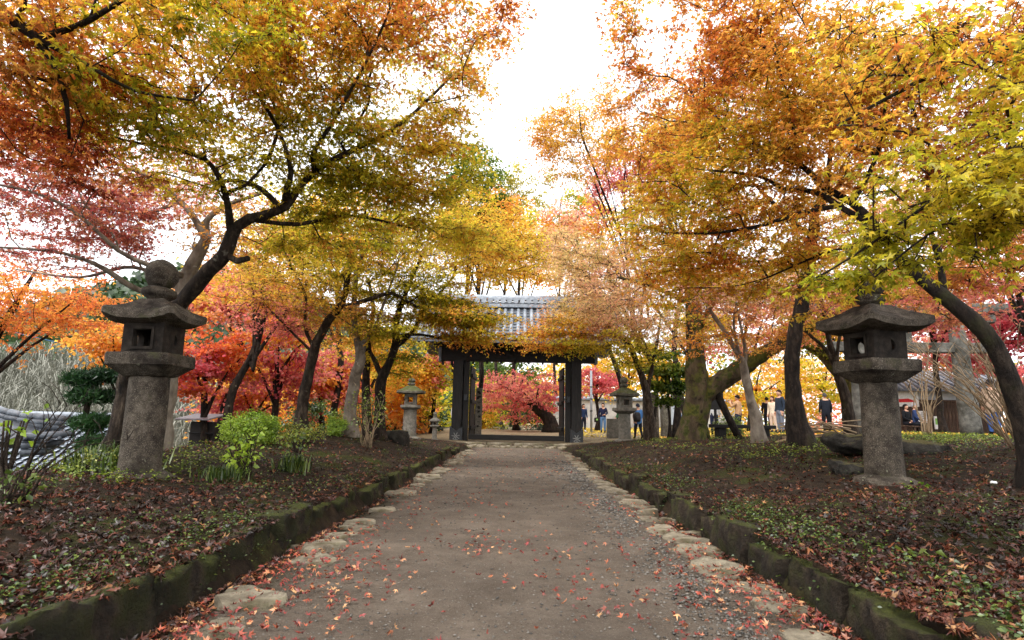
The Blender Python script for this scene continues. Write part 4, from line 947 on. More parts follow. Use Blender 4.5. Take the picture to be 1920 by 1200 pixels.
V, F, C = leaf_arrays(pos, r.normal(0, 1, (n, 3)), np.array([0, -.5, 1.])+r.normal(0, .6, (n, 3)), 1.6*r.uniform(.5, 1.2, n), palcol('evergreen', np.clip(.6+.4*snoise(pos, .35, 7)+r.normal(0, .15, n), 0, 1)), 0)
mobj('far_wood', V, F, M['herb'], cols=C, kind='stuff', label='evergreen trees covering the far hill on the left', cat='wood')

# ------------------------------------------------------------------ shrubs and plants
def shrub(label, px, py, d, rad, n, pal, size, name='shrub', kind=1, per=30, srad=.16, h0=None, seed=1, bias=0, stems=6, lmat='herb', cat='shrub', gap=-.6, tiltmax=.9, **kw):
    c = P(px, py, d); bz = Hs(c[0], c[1]); r = random.Random(seed); limbs = []
    for k in range(stems):
        a = k*6.28/stems; s = r.uniform(.25, .6)
        limbs.append([W(c[0]+.03*k*.5, c[1], bz-.05, .014), W(c[0]+rad[0]*s*.5*math.cos(a), c[1]+rad[1]*s*.5*math.sin(a), (bz+c[2])/2, .01), W(c[0]+rad[0]*s*math.cos(a), c[1]+rad[1]*s*math.sin(a), c[2]+rad[2]*.3, .006)])
    return tree(name, label, limbs, [(c, rad, n, pal, bias)], leaf=kind, size=size, per=per, srad=srad, step=.12, bark='bark', cat=cat, seed=seed, ground=False, attach=.2, fine=False, sides=6, layer=.08, lmat=lmat, tiltmax=tiltmax, gap=gap, droop=.05, **kw)
shrub('round bright green clipped shrub on the left bank', 470, 805, 9.6, (.46, .45, .28), 300, 'hedge', .032, seed=21, bias=.1, per=45)
shrub('small round green shrub beside the pale maple trunk', 630, 800, 12.2, (.22, .22, .2), 80, 'hedge', .03, seed=22, bias=.1, srad=.12, per=40)
shrub('loose green shrub spreading behind the round clipped shrub', 575, 808, 10.4, (.5, .4, .14), 40, 'lime', .04, seed=23, bias=-.1, srad=.22, per=20, gap=-.1)
shrub('leafy sapling with broad light green leaves on the left bank', 452, 842, 6.9, (.26, .2, .26), 16, 'hedge', .075, seed=24, srad=.16, per=8, stems=5, name='sapling', cat='sapling')
shrub('yellow green sapling right of the broad leaved sapling', 560, 825, 8.0, (.2, .2, .2), 16, 'lime', .06, seed=25, srad=.17, per=10, stems=6, name='sapling', cat='sapling')
shrub('twiggy sapling with thin yellow leaves below the pale maple', 690, 770, 11.5, (.4, .35, .45), 36, 'lime', .055, seed=26, srad=.24, per=9, stems=9, name='sapling', cat='sapling')
shrub('leggy sapling with broad leaves at the left edge of the picture', 22, 800, 4.6, (.2, .2, .16), 7, 'hedge', .07, seed=27, srad=.15, per=7, stems=7, name='sapling', cat='sapling', bias=.1)
shrub('low broad leaved plants at the left edge of the bank', 10, 915, 4.1, (.2, .2, .1), 9, 'herb', .055, seed=28, srad=.15, per=8, stems=5, name='sapling', cat='sapling')
shrub('low green bushes along the crest left of the tall lantern', 150, 866, 6.4, (.45, .3, .05), 26, 'lime', .035, seed=29, srad=.16, per=14, gap=-.2, bias=-.1)
shrub('dark evergreen bush behind the left bank trunks', 600, 790, 15, (1.1, .5, .5), 90, 'green', .07, seed=30, srad=.3, per=26, gap=-.2)
shrub('dark low hedge seen through the gate opening', 985, 812, 36, (2.6, .6, .45), 120, 'evergreen', .11, seed=31, srad=.4, per=24, name='hedge', cat='hedge')
shrub('bright green weeds beside the black notice board', 1365, 800, 17.5, (.5, .4, .35), 60, 'lime', .07, seed=32, srad=.25, per=18)
shrub('small sapling with long pointed leaves low on the right bank', 1700, 1040, 3.5, (.1, .1, .05), 5, 'herb', .06, seed=33, srad=.08, per=7, stems=3, name='sapling', cat='sapling', bias=.3)
shrub('broad leaved seedling at the foot of the right lantern', 1712, 922, 6.0, (.14, .12, .06), 8, 'hedge', .05, seed=34, srad=.1, per=7, stems=3, name='sapling', cat='sapling', bias=-.3)
# cloud pruned pine
pb = P(165, 835, 11.5)
tree('pine_tree', 'cloud pruned green pine below the bank left of the tall lantern', [[W(pb[0], pb[1], -1.2, .09), Q(170, 830, 11.5, 14), Q(160, 780, 11.5, 11), Q(172, 735, 11.5, 8), Q(165, 700, 11.5, 5)], [Q(165, 800, 11.5, 7), Q(195, 790, 11.5, 4)], [Q(165, 760, 11.5, 6), Q(140, 745, 11.5, 4)]],
    [B(172, 742, 11.5, .36, .3, .09, 40, 'pine'), B(155, 712, 11.5, .28, .25, .08, 30, 'pine'), B(175, 792, 11.5, .32, .3, .1, 36, 'pine'), B(190, 705, 11.6, .25, .25, .08, 24, 'pine'), B(185, 832, 11.4, .35, .3, .1, 34, 'pine')],
    leaf=9, size=.13, per=120, srad=.14, needle=True, ground=False, layer=.02, lmat='needle', gap=-1, attach=.1, fine=False, seed=41, step=.12)
# bare stemmed shrubs
def bare_shrub(label, x, y, n, h, seed, mat='twig_pale', name='bare_shrub', spread=.5, leanx=0, r0=.012):
    r = random.Random(seed); z = Hs(x, y); root = thing(name, label, 'shrub', (x, y, z))
    for k in range(n):
        a = r.uniform(0, 6.28); s = r.uniform(.2, 1)*spread; hh = h*r.uniform(.55, 1); pts = catmull(np.array([(0.08*math.cos(a), .08*math.sin(a), -.05), (s*.3*math.cos(a)+leanx*.3, s*.3*math.sin(a), hh*.45), (s*.7*math.cos(a)+leanx*.7, s*.7*math.sin(a), hh*.8), (s*1.1*math.cos(a)+leanx*1.1, s*1.1*math.sin(a), hh)]), .2)
        pts[1:] += np.array([[r.gauss(0, .02) for _ in range(3)] for _ in pts[1:]]); mb = MB(); rd_ = np.linspace(r0, r0*.3, len(pts)); mb.tube(pts, rd_, 5)
        for q in range(4):
            i = r.randrange(len(pts)//3, len(pts)); b = r.uniform(0, 6.28); l = hh*r.uniform(.12, .35); e = pts[i]+np.array([math.cos(b)*l*.7, math.sin(b)*l*.7, l*.8]); mb.tube([pts[i], (pts[i]+e)/2+[0, 0, .03], e], [r0*.5, r0*.35, r0*.2], 4)
        mb.build('stem', M[mat], root, smooth=True)
    return root
sp_ = P(1850, 835, 8.2); bare_shrub('big bare shrub of thin straw coloured stems at the right edge', sp_[0]+.5, sp_[1], 34, 2.1, 51, spread=1.0, leanx=-.9)
sp_ = P(1740, 815, 14); bare_shrub('pale bare saplings rising behind the right lantern in front of the hut', sp_[0], sp_[1], 8, 2.6, 52, spread=.9, r0=.02)
sp_ = P(690, 818, 11.2); bare_shrub('bare twiggy bush at the foot of the pale maple', sp_[0], sp_[1], 14, 1.0, 53, spread=.5, mat='twig_pale', r0=.007)
sp_ = P(470, 850, 6.8); bare_shrub('dark bare stems rising beside the broad leaved sapling', sp_[0], sp_[1], 7, .75, 54, mat='twig', spread=.3, r0=.007)
sp_ = P(25, 930, 4.2); bare_shrub('leaning brown stems at the left edge of the picture', sp_[0], sp_[1], 8, .8, 55, mat='bark', spread=.35, leanx=.3, r0=.009)
bp_ = P(1545, 825, 11.5); br = thing('brushwood', 'heap of dry sticks between the dark trunk and the right lantern', 'brushwood', (bp_[0], bp_[1], Hs(bp_[0], bp_[1]))); r = random.Random(9)
for k in range(26):
    a = r.uniform(-.5, .5)+(math.pi if k % 2 else 0); L = r.uniform(.6, 1.5); c = np.array([r.uniform(-.7, .6), r.uniform(-.3, .3), r.uniform(.04, .35)]); d = np.array([math.cos(a), math.sin(a)*.5, r.uniform(-.1, .6)])
    MB().tube([c-d*L*.4, c+[0, 0, .03], c+d*L*.6], [.02, .016, .009], 5).build('stick', M['twig_pale'], br, smooth=True)

# ------------------------------------------------------------------ people
def person(label, x, y, rot, h, top, bottom, shoe=(30, 28, 28), hair=(24, 20, 19), pose='stand', coat=0, longhair=0, hat=None, inner=None, bulk=1.0, seed=0, z=None):
    r = random.Random(seed); J = dict(pelvis=(0, 0, .52), spine=(0, .005, .63), chest=(0, 0, .745), neck=(0, .005, .835), head=(0, -.004, .875),
        shL=(.1, 0, .808), elL=(.132, .015, .645), wrL=(.135, -.03, .505), haL=(.132, -.045, .46), shR=(-.1, 0, .808), elR=(-.132, .015, .645), wrR=(-.135, -.03, .505), haR=(-.132, -.045, .46),
        hiL=(.052, 0, .5), knL=(.058, -.012, .285), anL=(.06, .012, .05), toL=(.065, -.085, .022), hiR=(-.052, 0, .5), knR=(-.058, -.012, .285), anR=(-.06, .012, .05), toR=(-.065, -.085, .022))
    if pose == 'walk':
        J.update(knL=(.055, -.07, .29), anL=(.055, -.1, .055), toL=(.06, -.19, .03), knR=(-.055, .04, .285), anR=(-.055, .13, .075), toR=(-.06, .05, .02), elL=(.13, .05, .65), wrL=(.13, .03, .52), haL=(.128, .01, .48), elR=(-.13, -.02, .65), wrR=(-.125, -.09, .53), haR=(-.12, -.12, .5))
    elif pose == 'photo':
        J.update(elL=(.135, -.08, .69), wrL=(.06, -.17, .8), haL=(.035, -.185, .835), elR=(-.135, -.08, .69), wrR=(-.06, -.17, .8), haR=(-.035, -.185, .835))
    elif pose == 'hold':
        J.update(elL=(.14, .02, .65), wrL=(.07, -.1, .61), haL=(.03, -.12, .6), elR=(-.14, .03, .64), wrR=(-.15, -.02, .5))
    elif pose == 'sit':
        J.update(knL=(.07, -.24, .5), anL=(.07, -.22, .28), toL=(.07, -.32, .255), knR=(-.07, -.24, .5), anR=(-.07, -.22, .28), toR=(-.07, -.32, .255), wrL=(.07, -.17, .56), haL=(.04, -.2, .56), wrR=(-.07, -.17, .56), haR=(-.04, -.2, .56), elL=(.14, -.02, .65), elR=(-.14, -.02, .65))
    rad = dict(pelvis=.088, spine=.08, chest=.095, neck=.034, head=.036, sh=.047, el=.033, wr=.022, ha=.024, hi=.068, kn=.046, an=.03, to=.026)
    if coat: rad.update(pelvis=.105, hi=.085, spine=.095, chest=.1)
    names = list(J); E_ = [('pelvis', 'spine'), ('spine', 'chest'), ('chest', 'neck'), ('neck', 'head')]
    for s in 'LR': E_ += [('chest', 'sh'+s), ('sh'+s, 'el'+s), ('el'+s, 'wr'+s), ('wr'+s, 'ha'+s), ('pelvis', 'hi'+s), ('hi'+s, 'kn'+s), ('kn'+s, 'an'+s), ('an'+s, 'to'+s)]
    me = bpy.data.meshes.new('body'); me.from_pydata([tuple(np.array(J[n])*h) for n in names], [(names.index(a), names.index(b)) for a, b in E_], []); ob = bpy.data.objects.new('tmp', me); COL.objects.link(ob)
    sk = ob.modifiers.new('Skin', 'SKIN'); sk.use_smooth_shade = True; sub = ob.modifiers.new('Sub', 'SUBSURF'); sub.levels = 1; sub.render_levels = 1
    for i, n in enumerate(names):
        q = rad.get(n, rad.get(n[:2], .03))*h*bulk*(1.0 if n not in ('head', 'neck') else 1/bulk); sv = me.skin_vertices[0].data[i]
        sv.radius = (q*(1.12 if n in ('chest', 'spine', 'pelvis') else 1), q*(.78 if n in ('chest', 'spine', 'pelvis') else 1)); sv.use_root = (n == 'pelvis')
    dg = bpy.context.evaluated_depsgraph_get(); dg.update(); ev_ = ob.evaluated_get(dg); m2 = bpy.data.meshes.new_from_object(ev_)
    V = np.array([v.co for v in m2.vertices]); Fs = [tuple(p.vertices) for p in m2.polygons]; bpy.data.objects.remove(ob); bpy.data.meshes.remove(m2)
    segs = [(np.array(J[a])*h, np.array(J[b])*h, a, b) for a, b in E_]; mi = []
    for f in Fs:
        c = V[list(f)].mean(0); best = 9; nm = None
        for a, b, na, nb in segs:
            t = np.clip(np.dot(c-a, b-a)/np.dot(b-a, b-a), 0, 1); dd = np.linalg.norm(c-(a+t*(b-a)))
            if dd < best: best = dd; nm = (na, nb, t)
        na, nb, t = nm
        if nb[:2] in ('ha',) or (nb[:2] == 'wr' and t > .92) or nb == 'head' or (nb == 'neck' and t > .75): mi.append(2)
        elif nb[:2] == 'to' or (nb[:2] == 'an' and t > .82): mi.append(3)
        elif nb[:2] in ('kn', 'an'): mi.append(0 if coat and nb[:2] == 'kn' and t < coat else 1)
        elif nb[:2] == 'hi' or (na == 'pelvis' and t < .12): mi.append(0 if coat or c[2] > .53*h else 1)
        else: mi.append(4 if inner and abs(c[0]) < .022*h and c[1] < -.03*h and c[2] > .6*h else 0)
    # head with chin, nose, ears and eyes
    hb = np.array(J['head'])*h+np.array([0, -.004, .05])*h; hv = []; hf = []; n, m = 14, 10
    for i in range(m+1):
        th = math.pi*i/m
        for k in range(n):
            ph = 2*math.pi*k/n; x0, y0, z0 = math.sin(th)*math.cos(ph), math.sin(th)*math.sin(ph), math.cos(th); nar = 1-.28*max(0, -z0)
            nose = .016*math.exp(-((x0/.22)**2+((z0+.1)/.22)**2)) if y0 < 0 else 0; ear = .01*math.exp(-((y0-.1)/.2)**2-((z0+.05)/.25)**2)*np.sign(x0)
            hv.append((x0*.047*nar+ear, y0*.058*(1-.12*max(0, -z0))-nose*1.0, z0*.068))
    for i in range(m):
        for k in range(n): hf.append((i*n+k, (i+1)*n+k, (i+1)*n+(k+1) % n, i*n+(k+1) % n))
    o0 = len(V); V = np.vstack([V, np.array(hv)*h+hb]); Fs += [tuple(q+o0 for q in f) for f in hf]; mi += [2]*len(hf)
    for ex in (-.018, .018):
        e = hb+np.array([ex, -.053, .004])*h; q = .006*h; ov = np.array([[1, 0, 0], [-1, 0, 0], [0, 1, 0], [0, -1, 0], [0, 0, 1], [0, 0, -1.]])*[q, q*.5, q*.6]+e; of = [(0, 2, 4), (2, 1, 4), (1, 3, 4), (3, 0, 4), (2, 0, 5), (1, 2, 5), (3, 1, 5), (0, 3, 5)]; o0 = len(V); V = np.vstack([V, ov]); Fs += [tuple(i+o0 for i in f) for f in of]; mi += [5]*8
    e = hb+np.array([0, -.053, -.032])*h; ov = np.array([[1, 0, 0], [-1, 0, 0], [0, 1, 0], [0, -1, 0], [0, 0, 1], [0, 0, -1.]])*[.016*h, .006*h, .004*h]+e; o0 = len(V); V = np.vstack([V, ov]); Fs += [tuple(i+o0 for i in f) for f in of]; mi += [6]*8
    for s in 'LR':        # fingers rooted in the palm, thumb from its side
        wv, hv_ = np.array(J['wr'+s])*h, np.array(J['ha'+s])*h; d = unit(hv_-wv); sd_ = unit(np.cross(d, np.array([0, 0, 1.])+.001)) if abs(d[2]) < .9 else np.array([0, 1., 0]); cu = np.cross(d, sd_)
        for k in range(5):
            L = (.03, .042, .046, .042, .034)[k]*h; off = (k-2.2)*.011*h
            b = hv_+sd_*off+d*.004*h if k else hv_-d*.016*h+sd_*(-.022*h)
            dr = d if k else unit(d*.7-sd_*.7); tv_, tf_ = tube([b-dr*.01*h, b+dr*L*.5, b+dr*L*.85+cu*L*.3], [.0055*h, .005*h, .0038*h], 5); o0 = len(V); V = np.vstack([V, tv_]); Fs += [tuple(int(i)+o0 for i in f) for f in tf_]; mi += [2]*len(tf_)
    if z is None: z = Hs(x, y)
    if pose == 'sit': z -= .25*h
    root = thing('person', label, 'person', (x, y, z+.005), rot)
    key = lambda c: flat('cloth', c, .85, .15)
    bm = mesh_data('body', V, Fs, None, smooth=True)
    for mm in (key(top), key(bottom), M['skin'], key(shoe), key(inner or top), M['hair'], flat('lips', (168, 96, 88))): bm.materials.append(mm)
    bm.polygons.foreach_set('material_index', np.array(mi, dtype=np.int32)); bm.update()
    link(bpy.data.objects.new('body', bm), root)
    # hair: cap over crown and back of the head
    cv = []; cf = []; n, m = 16, 8
    for i in range(m+1):
        for k in range(n):
            ph = 2*math.pi*k/n; back = .5+.5*math.sin(ph); lim = math.radians(58+52*back+longhair*22*back); th = lim*i/m; x0, y0, z0 = math.sin(th)*math.cos(ph), math.sin(th)*math.sin(ph), math.cos(th)
            g_ = 1.13+.03*math.sin(5*ph+i); p = np.array([x0*.05*g_, y0*.061*g_+.004, z0*.071*g_+.004])
            if longhair and i >= m-1 and back > .35: p[2] -= .07*longhair*(i-m+2); p[1] += .006
            cv.append(p)
    for i in range(m):
        for k in range(n): cf.append((i*n+k, (i+1)*n+k, (i+1)*n+(k+1) % n, i*n+(k+1) % n))
    mobj('hat' if hat else 'hair', np.array(cv)*h*(1.06 if hat else 1)+hb, cf, key(hat) if hat else key(hair), root, smooth=True)
    return root
def at(px, py, d): q = P(px, py, d); return q[0], q[1]
W1 = at(1094, 806, 32.5); person('woman in navy hooded denim jacket and dark jeans just right of the gate post', *W1, .35, 1.62, (38, 52, 84), (32, 36, 52), shoe=(225, 225, 222), longhair=.4, inner=(220, 220, 220), seed=1)
W2 = at(1131, 811, 31.5); person('woman in dark navy shirt and light blue jeans walking past the wall', *W2, -.3, 1.66, (34, 38, 66), (96, 132, 176), pose='hold', longhair=.2, seed=2)
hbx, hby = W2[0]-.36, W2[1]-.05; hb_ = thing('handbag', 'dark handbag with yellow print hanging from the walking woman\'s arm', 'bag', (hbx, hby, Hs(hbx, hby)+.62)); gbox('bag_body', (0, 0, .12), (.3, .12, .26), 'hair', hb_, .03); MB().tube(catmull(np.array([(-.1, 0, .24), (-.05, 0, .42), (.05, 0, .42), (.1, 0, .24)]), .05), .01, 5).build('strap', M['hair'], hb_); gbox('print', (0, -.062, .14), (.1, .004, .1), 'green_print', hb_, 0)
W3 = at(1160, 812, 30.5); person('walker in green top and black trousers half hidden by the moss topped lantern', *W3, -1.7, 1.66, (62, 104, 70), (26, 26, 30), pose='walk', seed=3)
W4 = at(1197, 821, 25.5); person('visitor in long blue coat seen from behind beside the dark stone pillar', *W4, math.pi+.25, 1.6, (72, 116, 168), (30, 32, 40), coat=.35, hat=(44, 48, 60), pose='walk', seed=4)
bk = thing('backpack', 'black backpack worn by the visitor in the blue coat', 'backpack', (W4[0]-.1, W4[1]-.24, Hs(*W4)+.78), .25); V, F = loft([sq_ring(.13*s, z_, 24, 4) for s, z_ in [(.8, 0), (1.05, .04), (1.15, .2), (1.05, .36), (.7, .44)]]); mobj('pack', V*[1.1, .75, 1], F, M['hair'], bk, smooth=True); V, F = loft([sq_ring(.09*s, z_, 20, 4) for s, z_ in [(.8, 0), (1, .03), (1, .16), (.7, .19)]]); o = mobj('pocket', V*[1.1, .5, 1], F, M['hair'], bk, smooth=True); o.location = (0, -.1, .05)
for s in (-.07, .07): o = MB().tube(catmull(np.array([(s, .08, .08), (s*1.4, .2, .2), (s*1.2, .16, .42), (s, .06, .42)]), .06), .014, 5).build('strap', M['hair'], bk)
W5 = at(1340, 812, 23); person('visitor in black and white striped shirt behind the notice board', *W5, 2.6, 1.62, (196, 196, 196), (38, 44, 66), seed=5)
W6 = at(1386, 816, 23); person('visitor in tan jacket raising both hands to take a photograph', *W6, -2.4, 1.62, (186, 146, 108), (38, 44, 70), pose='photo', bulk=1.08, seed=6)
W7 = at(1466, 822, 22); person('man in dark blue jacket and grey trousers looking left beside the dark trunk', *W7, -1.35, 1.74, (44, 54, 68), (120, 126, 140), hair=(50, 34, 28), seed=7)
W8 = at(1452, 818, 24); person('woman in cream top with long brown hair behind the man in the dark jacket', *W8, -1.0, 1.58, (222, 206, 184), (214, 188, 168), hair=(78, 46, 36), longhair=1, seed=8)
W9 = at(1441, 815, 27); person('figure dressed in black further back left of the cream clad woman', *W9, 2.8, 1.6, (26, 27, 32), (30, 30, 34), seed=9)
W10 = at(1552, 820, 24); person('man in black suit walking away beside the mossy leaning tree', *W10, math.pi-.2, 1.68, (30, 33, 42), (28, 30, 36), hair=(70, 68, 68), coat=.25, seed=10)
W11 = at(1720, 820, 22); person('seated visitor in blue jacket and grey cap in front of the hut', *W11, .9, 1.6, (42, 56, 92), (32, 34, 42), hat=(140, 140, 144), pose='sit', seed=11)
W12 = at(1703, 820, 22.5); person('seated visitor in black next to the grey capped visitor', *W12, .4, 1.55, (24, 25, 30), (30, 30, 36), pose='sit', longhair=.6, seed=12)
for q in (W11, W12):
    st_ = thing('stool', 'small wooden stool under the grey capped visitor' if q is W11 else 'small wooden stool under the visitor in black', 'stool', (q[0], q[1], Hs(*q))); gbox('seat', (0, 0, .3), (.42, .36, .06), 'plank', st_, .01)
    for sx in (-.16, .16):
        for sy in (-.13, .13): gbox('leg', (sx, sy, .13), (.05, .05, .28), 'plank', st_, .005)
W13 = at(1868, 822, 16.5); person('visitor in beige coat and black hat behind the bare shrub at the right', *W13, math.pi-.3, 1.66, (176, 150, 128), (62, 92, 150), hat=(30, 30, 40), coat=.35, bulk=1.1, seed=13)
W14 = at(849, 826, 29.5); person('visitor in white shirt half hidden behind the left gate post', *W14, 1.2, 1.62, (214, 216, 222), (60, 64, 76), seed=14)
# ---- the leaning maple behind the big lantern on the left
tree('maple_tree', 'leaning maple with gold and olive leaves rising behind the large left lantern', [
    [Q(196, 868, 7.3, 35), Q(226, 790, 7.3, 30), Q(236, 715, 7.35, 28), Q(268, 640, 7.35, 28), Q(345, 560, 7.3, 29), Q(392, 507, 7.2, 28), Q(424, 478, 7.1, 26), Q(434, 440, 7.1, 23), Q(470, 412, 7.1, 19), Q(535, 386, 7.1, 17), Q(562, 350, 7.1, 13), Q(612, 308, 7.2, 11), Q(690, 268, 7.4, 9), Q(765, 222, 7.6, 7), Q(840, 150, 7.9, 4)],
    [Q(434, 440, 7.1, 15), Q(428, 390, 7.0, 12), Q(412, 340, 6.8, 10), Q(385, 300, 6.6, 9), Q(320, 278, 6.4, 7), Q(230, 262, 6.2, 5), Q(140, 225, 6, 4)],
    [Q(535, 386, 7.1, 16), Q(538, 350, 7.0, 12), Q(545, 320, 6.8, 9), Q(520, 240, 6.6, 7), Q(470, 160, 6.3, 6), Q(410, 70, 6.0, 4)],
    [Q(520, 384, 7.1, 12), Q(490, 355, 7.2, 10), Q(440, 338, 7.4, 7), Q(400, 342, 7.6, 5)],
    [Q(424, 478, 7.1, 12), Q(445, 490, 7.05, 12), Q(466, 484, 7.0, 11)],
    [Q(590, 320, 7.1, 11), Q(585, 290, 6.9, 9), Q(640, 200, 6.6, 7), Q(690, 110, 6.4, 5), Q(730, 20, 6.2, 4)],
    [Q(612, 308, 7.2, 9), Q(700, 330, 7.5, 7), Q(780, 355, 7.9, 5), Q(860, 365, 8.3, 3)],
    [Q(470, 412, 7.1, 10), Q(560, 420, 7.4, 8), Q(660, 405, 7.8, 6), Q(780, 430, 8.2, 4)],
    ],
    [B(770, 120, 7.6, 1.15, 1.3, 1.0, 250, 'amber'), B(620, 110, 7, 1.2, 1.4, 1.0, 230, 'gold', .1), B(460, 110, 6.4, 1.1, 1.3, .9, 210, 'gold', .1), B(300, 110, 6.2, 1.1, 1.2, .9, 170, 'amber', .05),
     B(690, 270, 7.4, 1.2, 1.2, .7, 190, 'gold', -.05), B(820, 310, 8.1, .85, 1.1, .7, 130, 'yellow', -.05), B(540, 260, 7.0, 1.1, 1.2, .6, 150, 'olive', .1), B(700, 400, 7.9, 1.0, 1.1, .4, 130, 'olive', .1), B(820, 420, 8.4, .7, .9, .4, 80, 'yellow', -.1), B(600, 440, 7.8, .9, .9, .35, 70, 'gold', -.05), B(900, 470, 8.8, .6, .8, .3, 50, 'yellow', 0),
     B(330, 260, 6.4, 1.0, 1.1, .5, 110, 'olive', .05), B(180, 230, 6.1, .9, 1.0, .6, 90, 'rust', 0), B(860, 30, 7.8, .9, 1.2, .6, 130, 'amber', -.1), B(610, 0, 6.4, 1.6, 1.2, .6, 180, 'amber', -.1)],
    size=.056, per=35, seed=2, bark='bark', dens=.55)
tree('maple_tree', 'pale grey forked maple with sparse red leaves behind the large left lantern', [
    [Q(300, 800, 9.0, 34), Q(318, 690, 9, 30), Q(338, 580, 9, 28), Q(352, 520, 9, 26), Q(372, 480, 9, 24), Q(387, 445, 9, 19), Q(372, 420, 9, 13), Q(340, 378, 9, 11), Q(290, 335, 9, 9), Q(235, 312, 9, 6)],
    [Q(387, 445, 9, 13), Q(386, 415, 9, 11), Q(430, 382, 9.1, 8), Q(490, 362, 9.3, 6)],
    [Q(352, 520, 9, 13), Q(300, 505, 8.6, 10), Q(225, 470, 8.2, 8), Q(140, 398, 7.8, 6), Q(60, 360, 7.6, 5), Q(-40, 340, 7.4, 4)],
    [Q(340, 560, 9, 13), Q(258, 545, 8.6, 11), Q(200, 505, 8.3, 9), Q(120, 475, 8.0, 6), Q(-20, 462, 7.8, 4)],
    [Q(345, 545, 9, 10), Q(250, 500, 9.2, 7), Q(150, 520, 9.4, 5), Q(30, 505, 9.6, 3)],
    [Q(340, 378, 9, 8), Q(260, 400, 9, 6), Q(150, 380, 9, 4)]],
    [B(120, 330, 8.2, 1.5, 1.3, .7, 110, 'redor', .3), B(250, 400, 9, 1.3, 1.2, .7, 80, 'redor', .3), B(100, 440, 8.4, 1.2, 1.2, .5, 75, 'redor', .2), B(320, 330, 9.2, 1.1, 1.1, .6, 60, 'redor', .1), B(450, 420, 9.4, .9, 1, .6, 45, 'rust', 0), B(40, 240, 7.6, 1.3, 1.2, .6, 90, 'darkred', -.1)],
    size=.056, per=30, dens=1.0, seed=3, bark='bark_grey', srad=.5)
# ---- maple whose trunk stands left of the frame, boughs reaching in at the top left corner
tree('maple_tree', 'maple boughs with dark branches reaching in from the top left corner', [
    [W(-5.6, 3.2, .3, .16), W(-5.4, 3.3, 1.8, .13), W(-5.0, 3.7, 3.0, .11), Q(-60, 10, 4.4, 26), Q(30, 42, 4.5, 20), Q(70, 70, 4.5, 16), Q(100, 115, 4.6, 12), Q(125, 190, 4.7, 8), Q(130, 260, 4.9, 5)],
    [Q(70, 70, 4.5, 13), Q(140, 48, 4.5, 11), Q(220, 5, 4.4, 9), Q(300, -40, 4.3, 6)],
    [Q(80, 78, 4.5, 10), Q(170, 125, 4.7, 8), Q(250, 170, 4.9, 6), Q(360, 188, 5.2, 4)],
    [Q(30, 42, 4.5, 12), Q(45, 10, 4.4, 9), Q(45, -50, 4.3, 7)]],
    [B(70, 40, 4.6, .8, .8, .5, 80, 'rust', .15), B(230, 60, 4.8, .9, .8, .5, 70, 'amber', .1), B(60, 180, 5.0, .8, .8, .5, 70, 'darkred', -.05), B(230, 190, 5.2, .8, .8, .35, 55, 'olive', .15), B(60, 280, 5.4, .7, .8, .35, 40, 'darkred', -.05), B(400, 20, 5.0, .8, .8, .4, 55, 'gold', .2)],
    size=.056, per=33, dens=.62, seed=4, bark='bark_dark', ground=True, srad=.36)
# ---- group of maples half way down the left bank
tree('maple_tree', 'slim curved maple with orange and olive leaves, leftmost on the bank', [
    [Q(563, 800, 12, 22), Q(568, 750, 12, 20), Q(582, 690, 12, 18), Q(596, 640, 12, 17), Q(618, 598, 12, 15), Q(640, 570, 12, 13), Q(648, 530, 12, 11), Q(655, 480, 12, 8), Q(640, 430, 12, 5)],
    [Q(590, 655, 12, 7), Q(572, 610, 12, 6), Q(574, 560, 12, 4), Q(545, 500, 12, 4)], [Q(585, 660, 12, 6), Q(545, 620, 11.8, 4), Q(510, 585, 11.6, 4)],
    [Q(648, 575, 12, 9), Q(690, 562, 12, 8), Q(735, 549, 12, 7), Q(765, 566, 12.2, 6), Q(810, 590, 12.4, 5), Q(870, 612, 12.8, 4), Q(925, 628, 13.2, 3)]],
    [B(560, 520, 12, 1.4, 1.4, .9, 140, 'orange', -.15), B(520, 600, 12, 1.0, 1.2, .6, 75, 'redor', -.1), B(660, 440, 12, 1.5, 1.4, .8, 150, 'gold', -.05), B(860, 590, 12.8, 1.1, 1.0, .25, 90, 'gold', .15), B(760, 530, 12.3, 1.2, 1.2, .35, 100, 'olive', .1), B(930, 628, 13.2, .8, .9, .22, 70, 'gold', .35), B(825, 575, 13, .9, .9, .35, 100, 'gold', .05), B(870, 610, 13.1, .7, .8, .25, 70, 'gold', .15), B(500, 450, 12.2, 1.2, 1.2, .7, 90, 'orange', -.1), B(720, 610, 12.2, .9, .9, .25, 50, 'greenyel', .2), B(620, 480, 12, 1.3, 1.2, .5, 80, 'gold', 0)],
    leaf=3, size=.06, per=32, seed=5, dens=.8, bark='bark', srad=.5)
tree('maple_tree', 'pale scarred maple trunk on the bank beside the round clipped shrub', [
    [Q(655, 812, 12.6, 25), Q(656, 760, 12.6, 21), Q(666, 710, 12.6, 21), Q(676, 672, 12.6, 19), Q(668, 640, 12.6, 13), Q(664, 590, 12.6, 11), Q(668, 520, 12.6, 8), Q(690, 440, 12.6, 5)],
    [Q(672, 675, 12.6, 11), Q(684, 650, 12.5, 5), Q(682, 655, 12.5, 4)], [Q(672, 650, 12.6, 9), Q(700, 620, 12.5, 7), Q(720, 570, 12.4, 5), Q(745, 500, 12.4, 4)]],
    [B(740, 460, 12.6, 1.5, 1.4, .7, 150, 'gold', -.1), B(620, 560, 12.8, 1.0, 1.1, .6, 70, 'orange', -.2), B(690, 600, 12.5, .8, 1, .45, 45, 'rust', -.1)],
    leaf=3, size=.06, per=32, seed=6, dens=.8, bark='bark_grey', srad=.5)
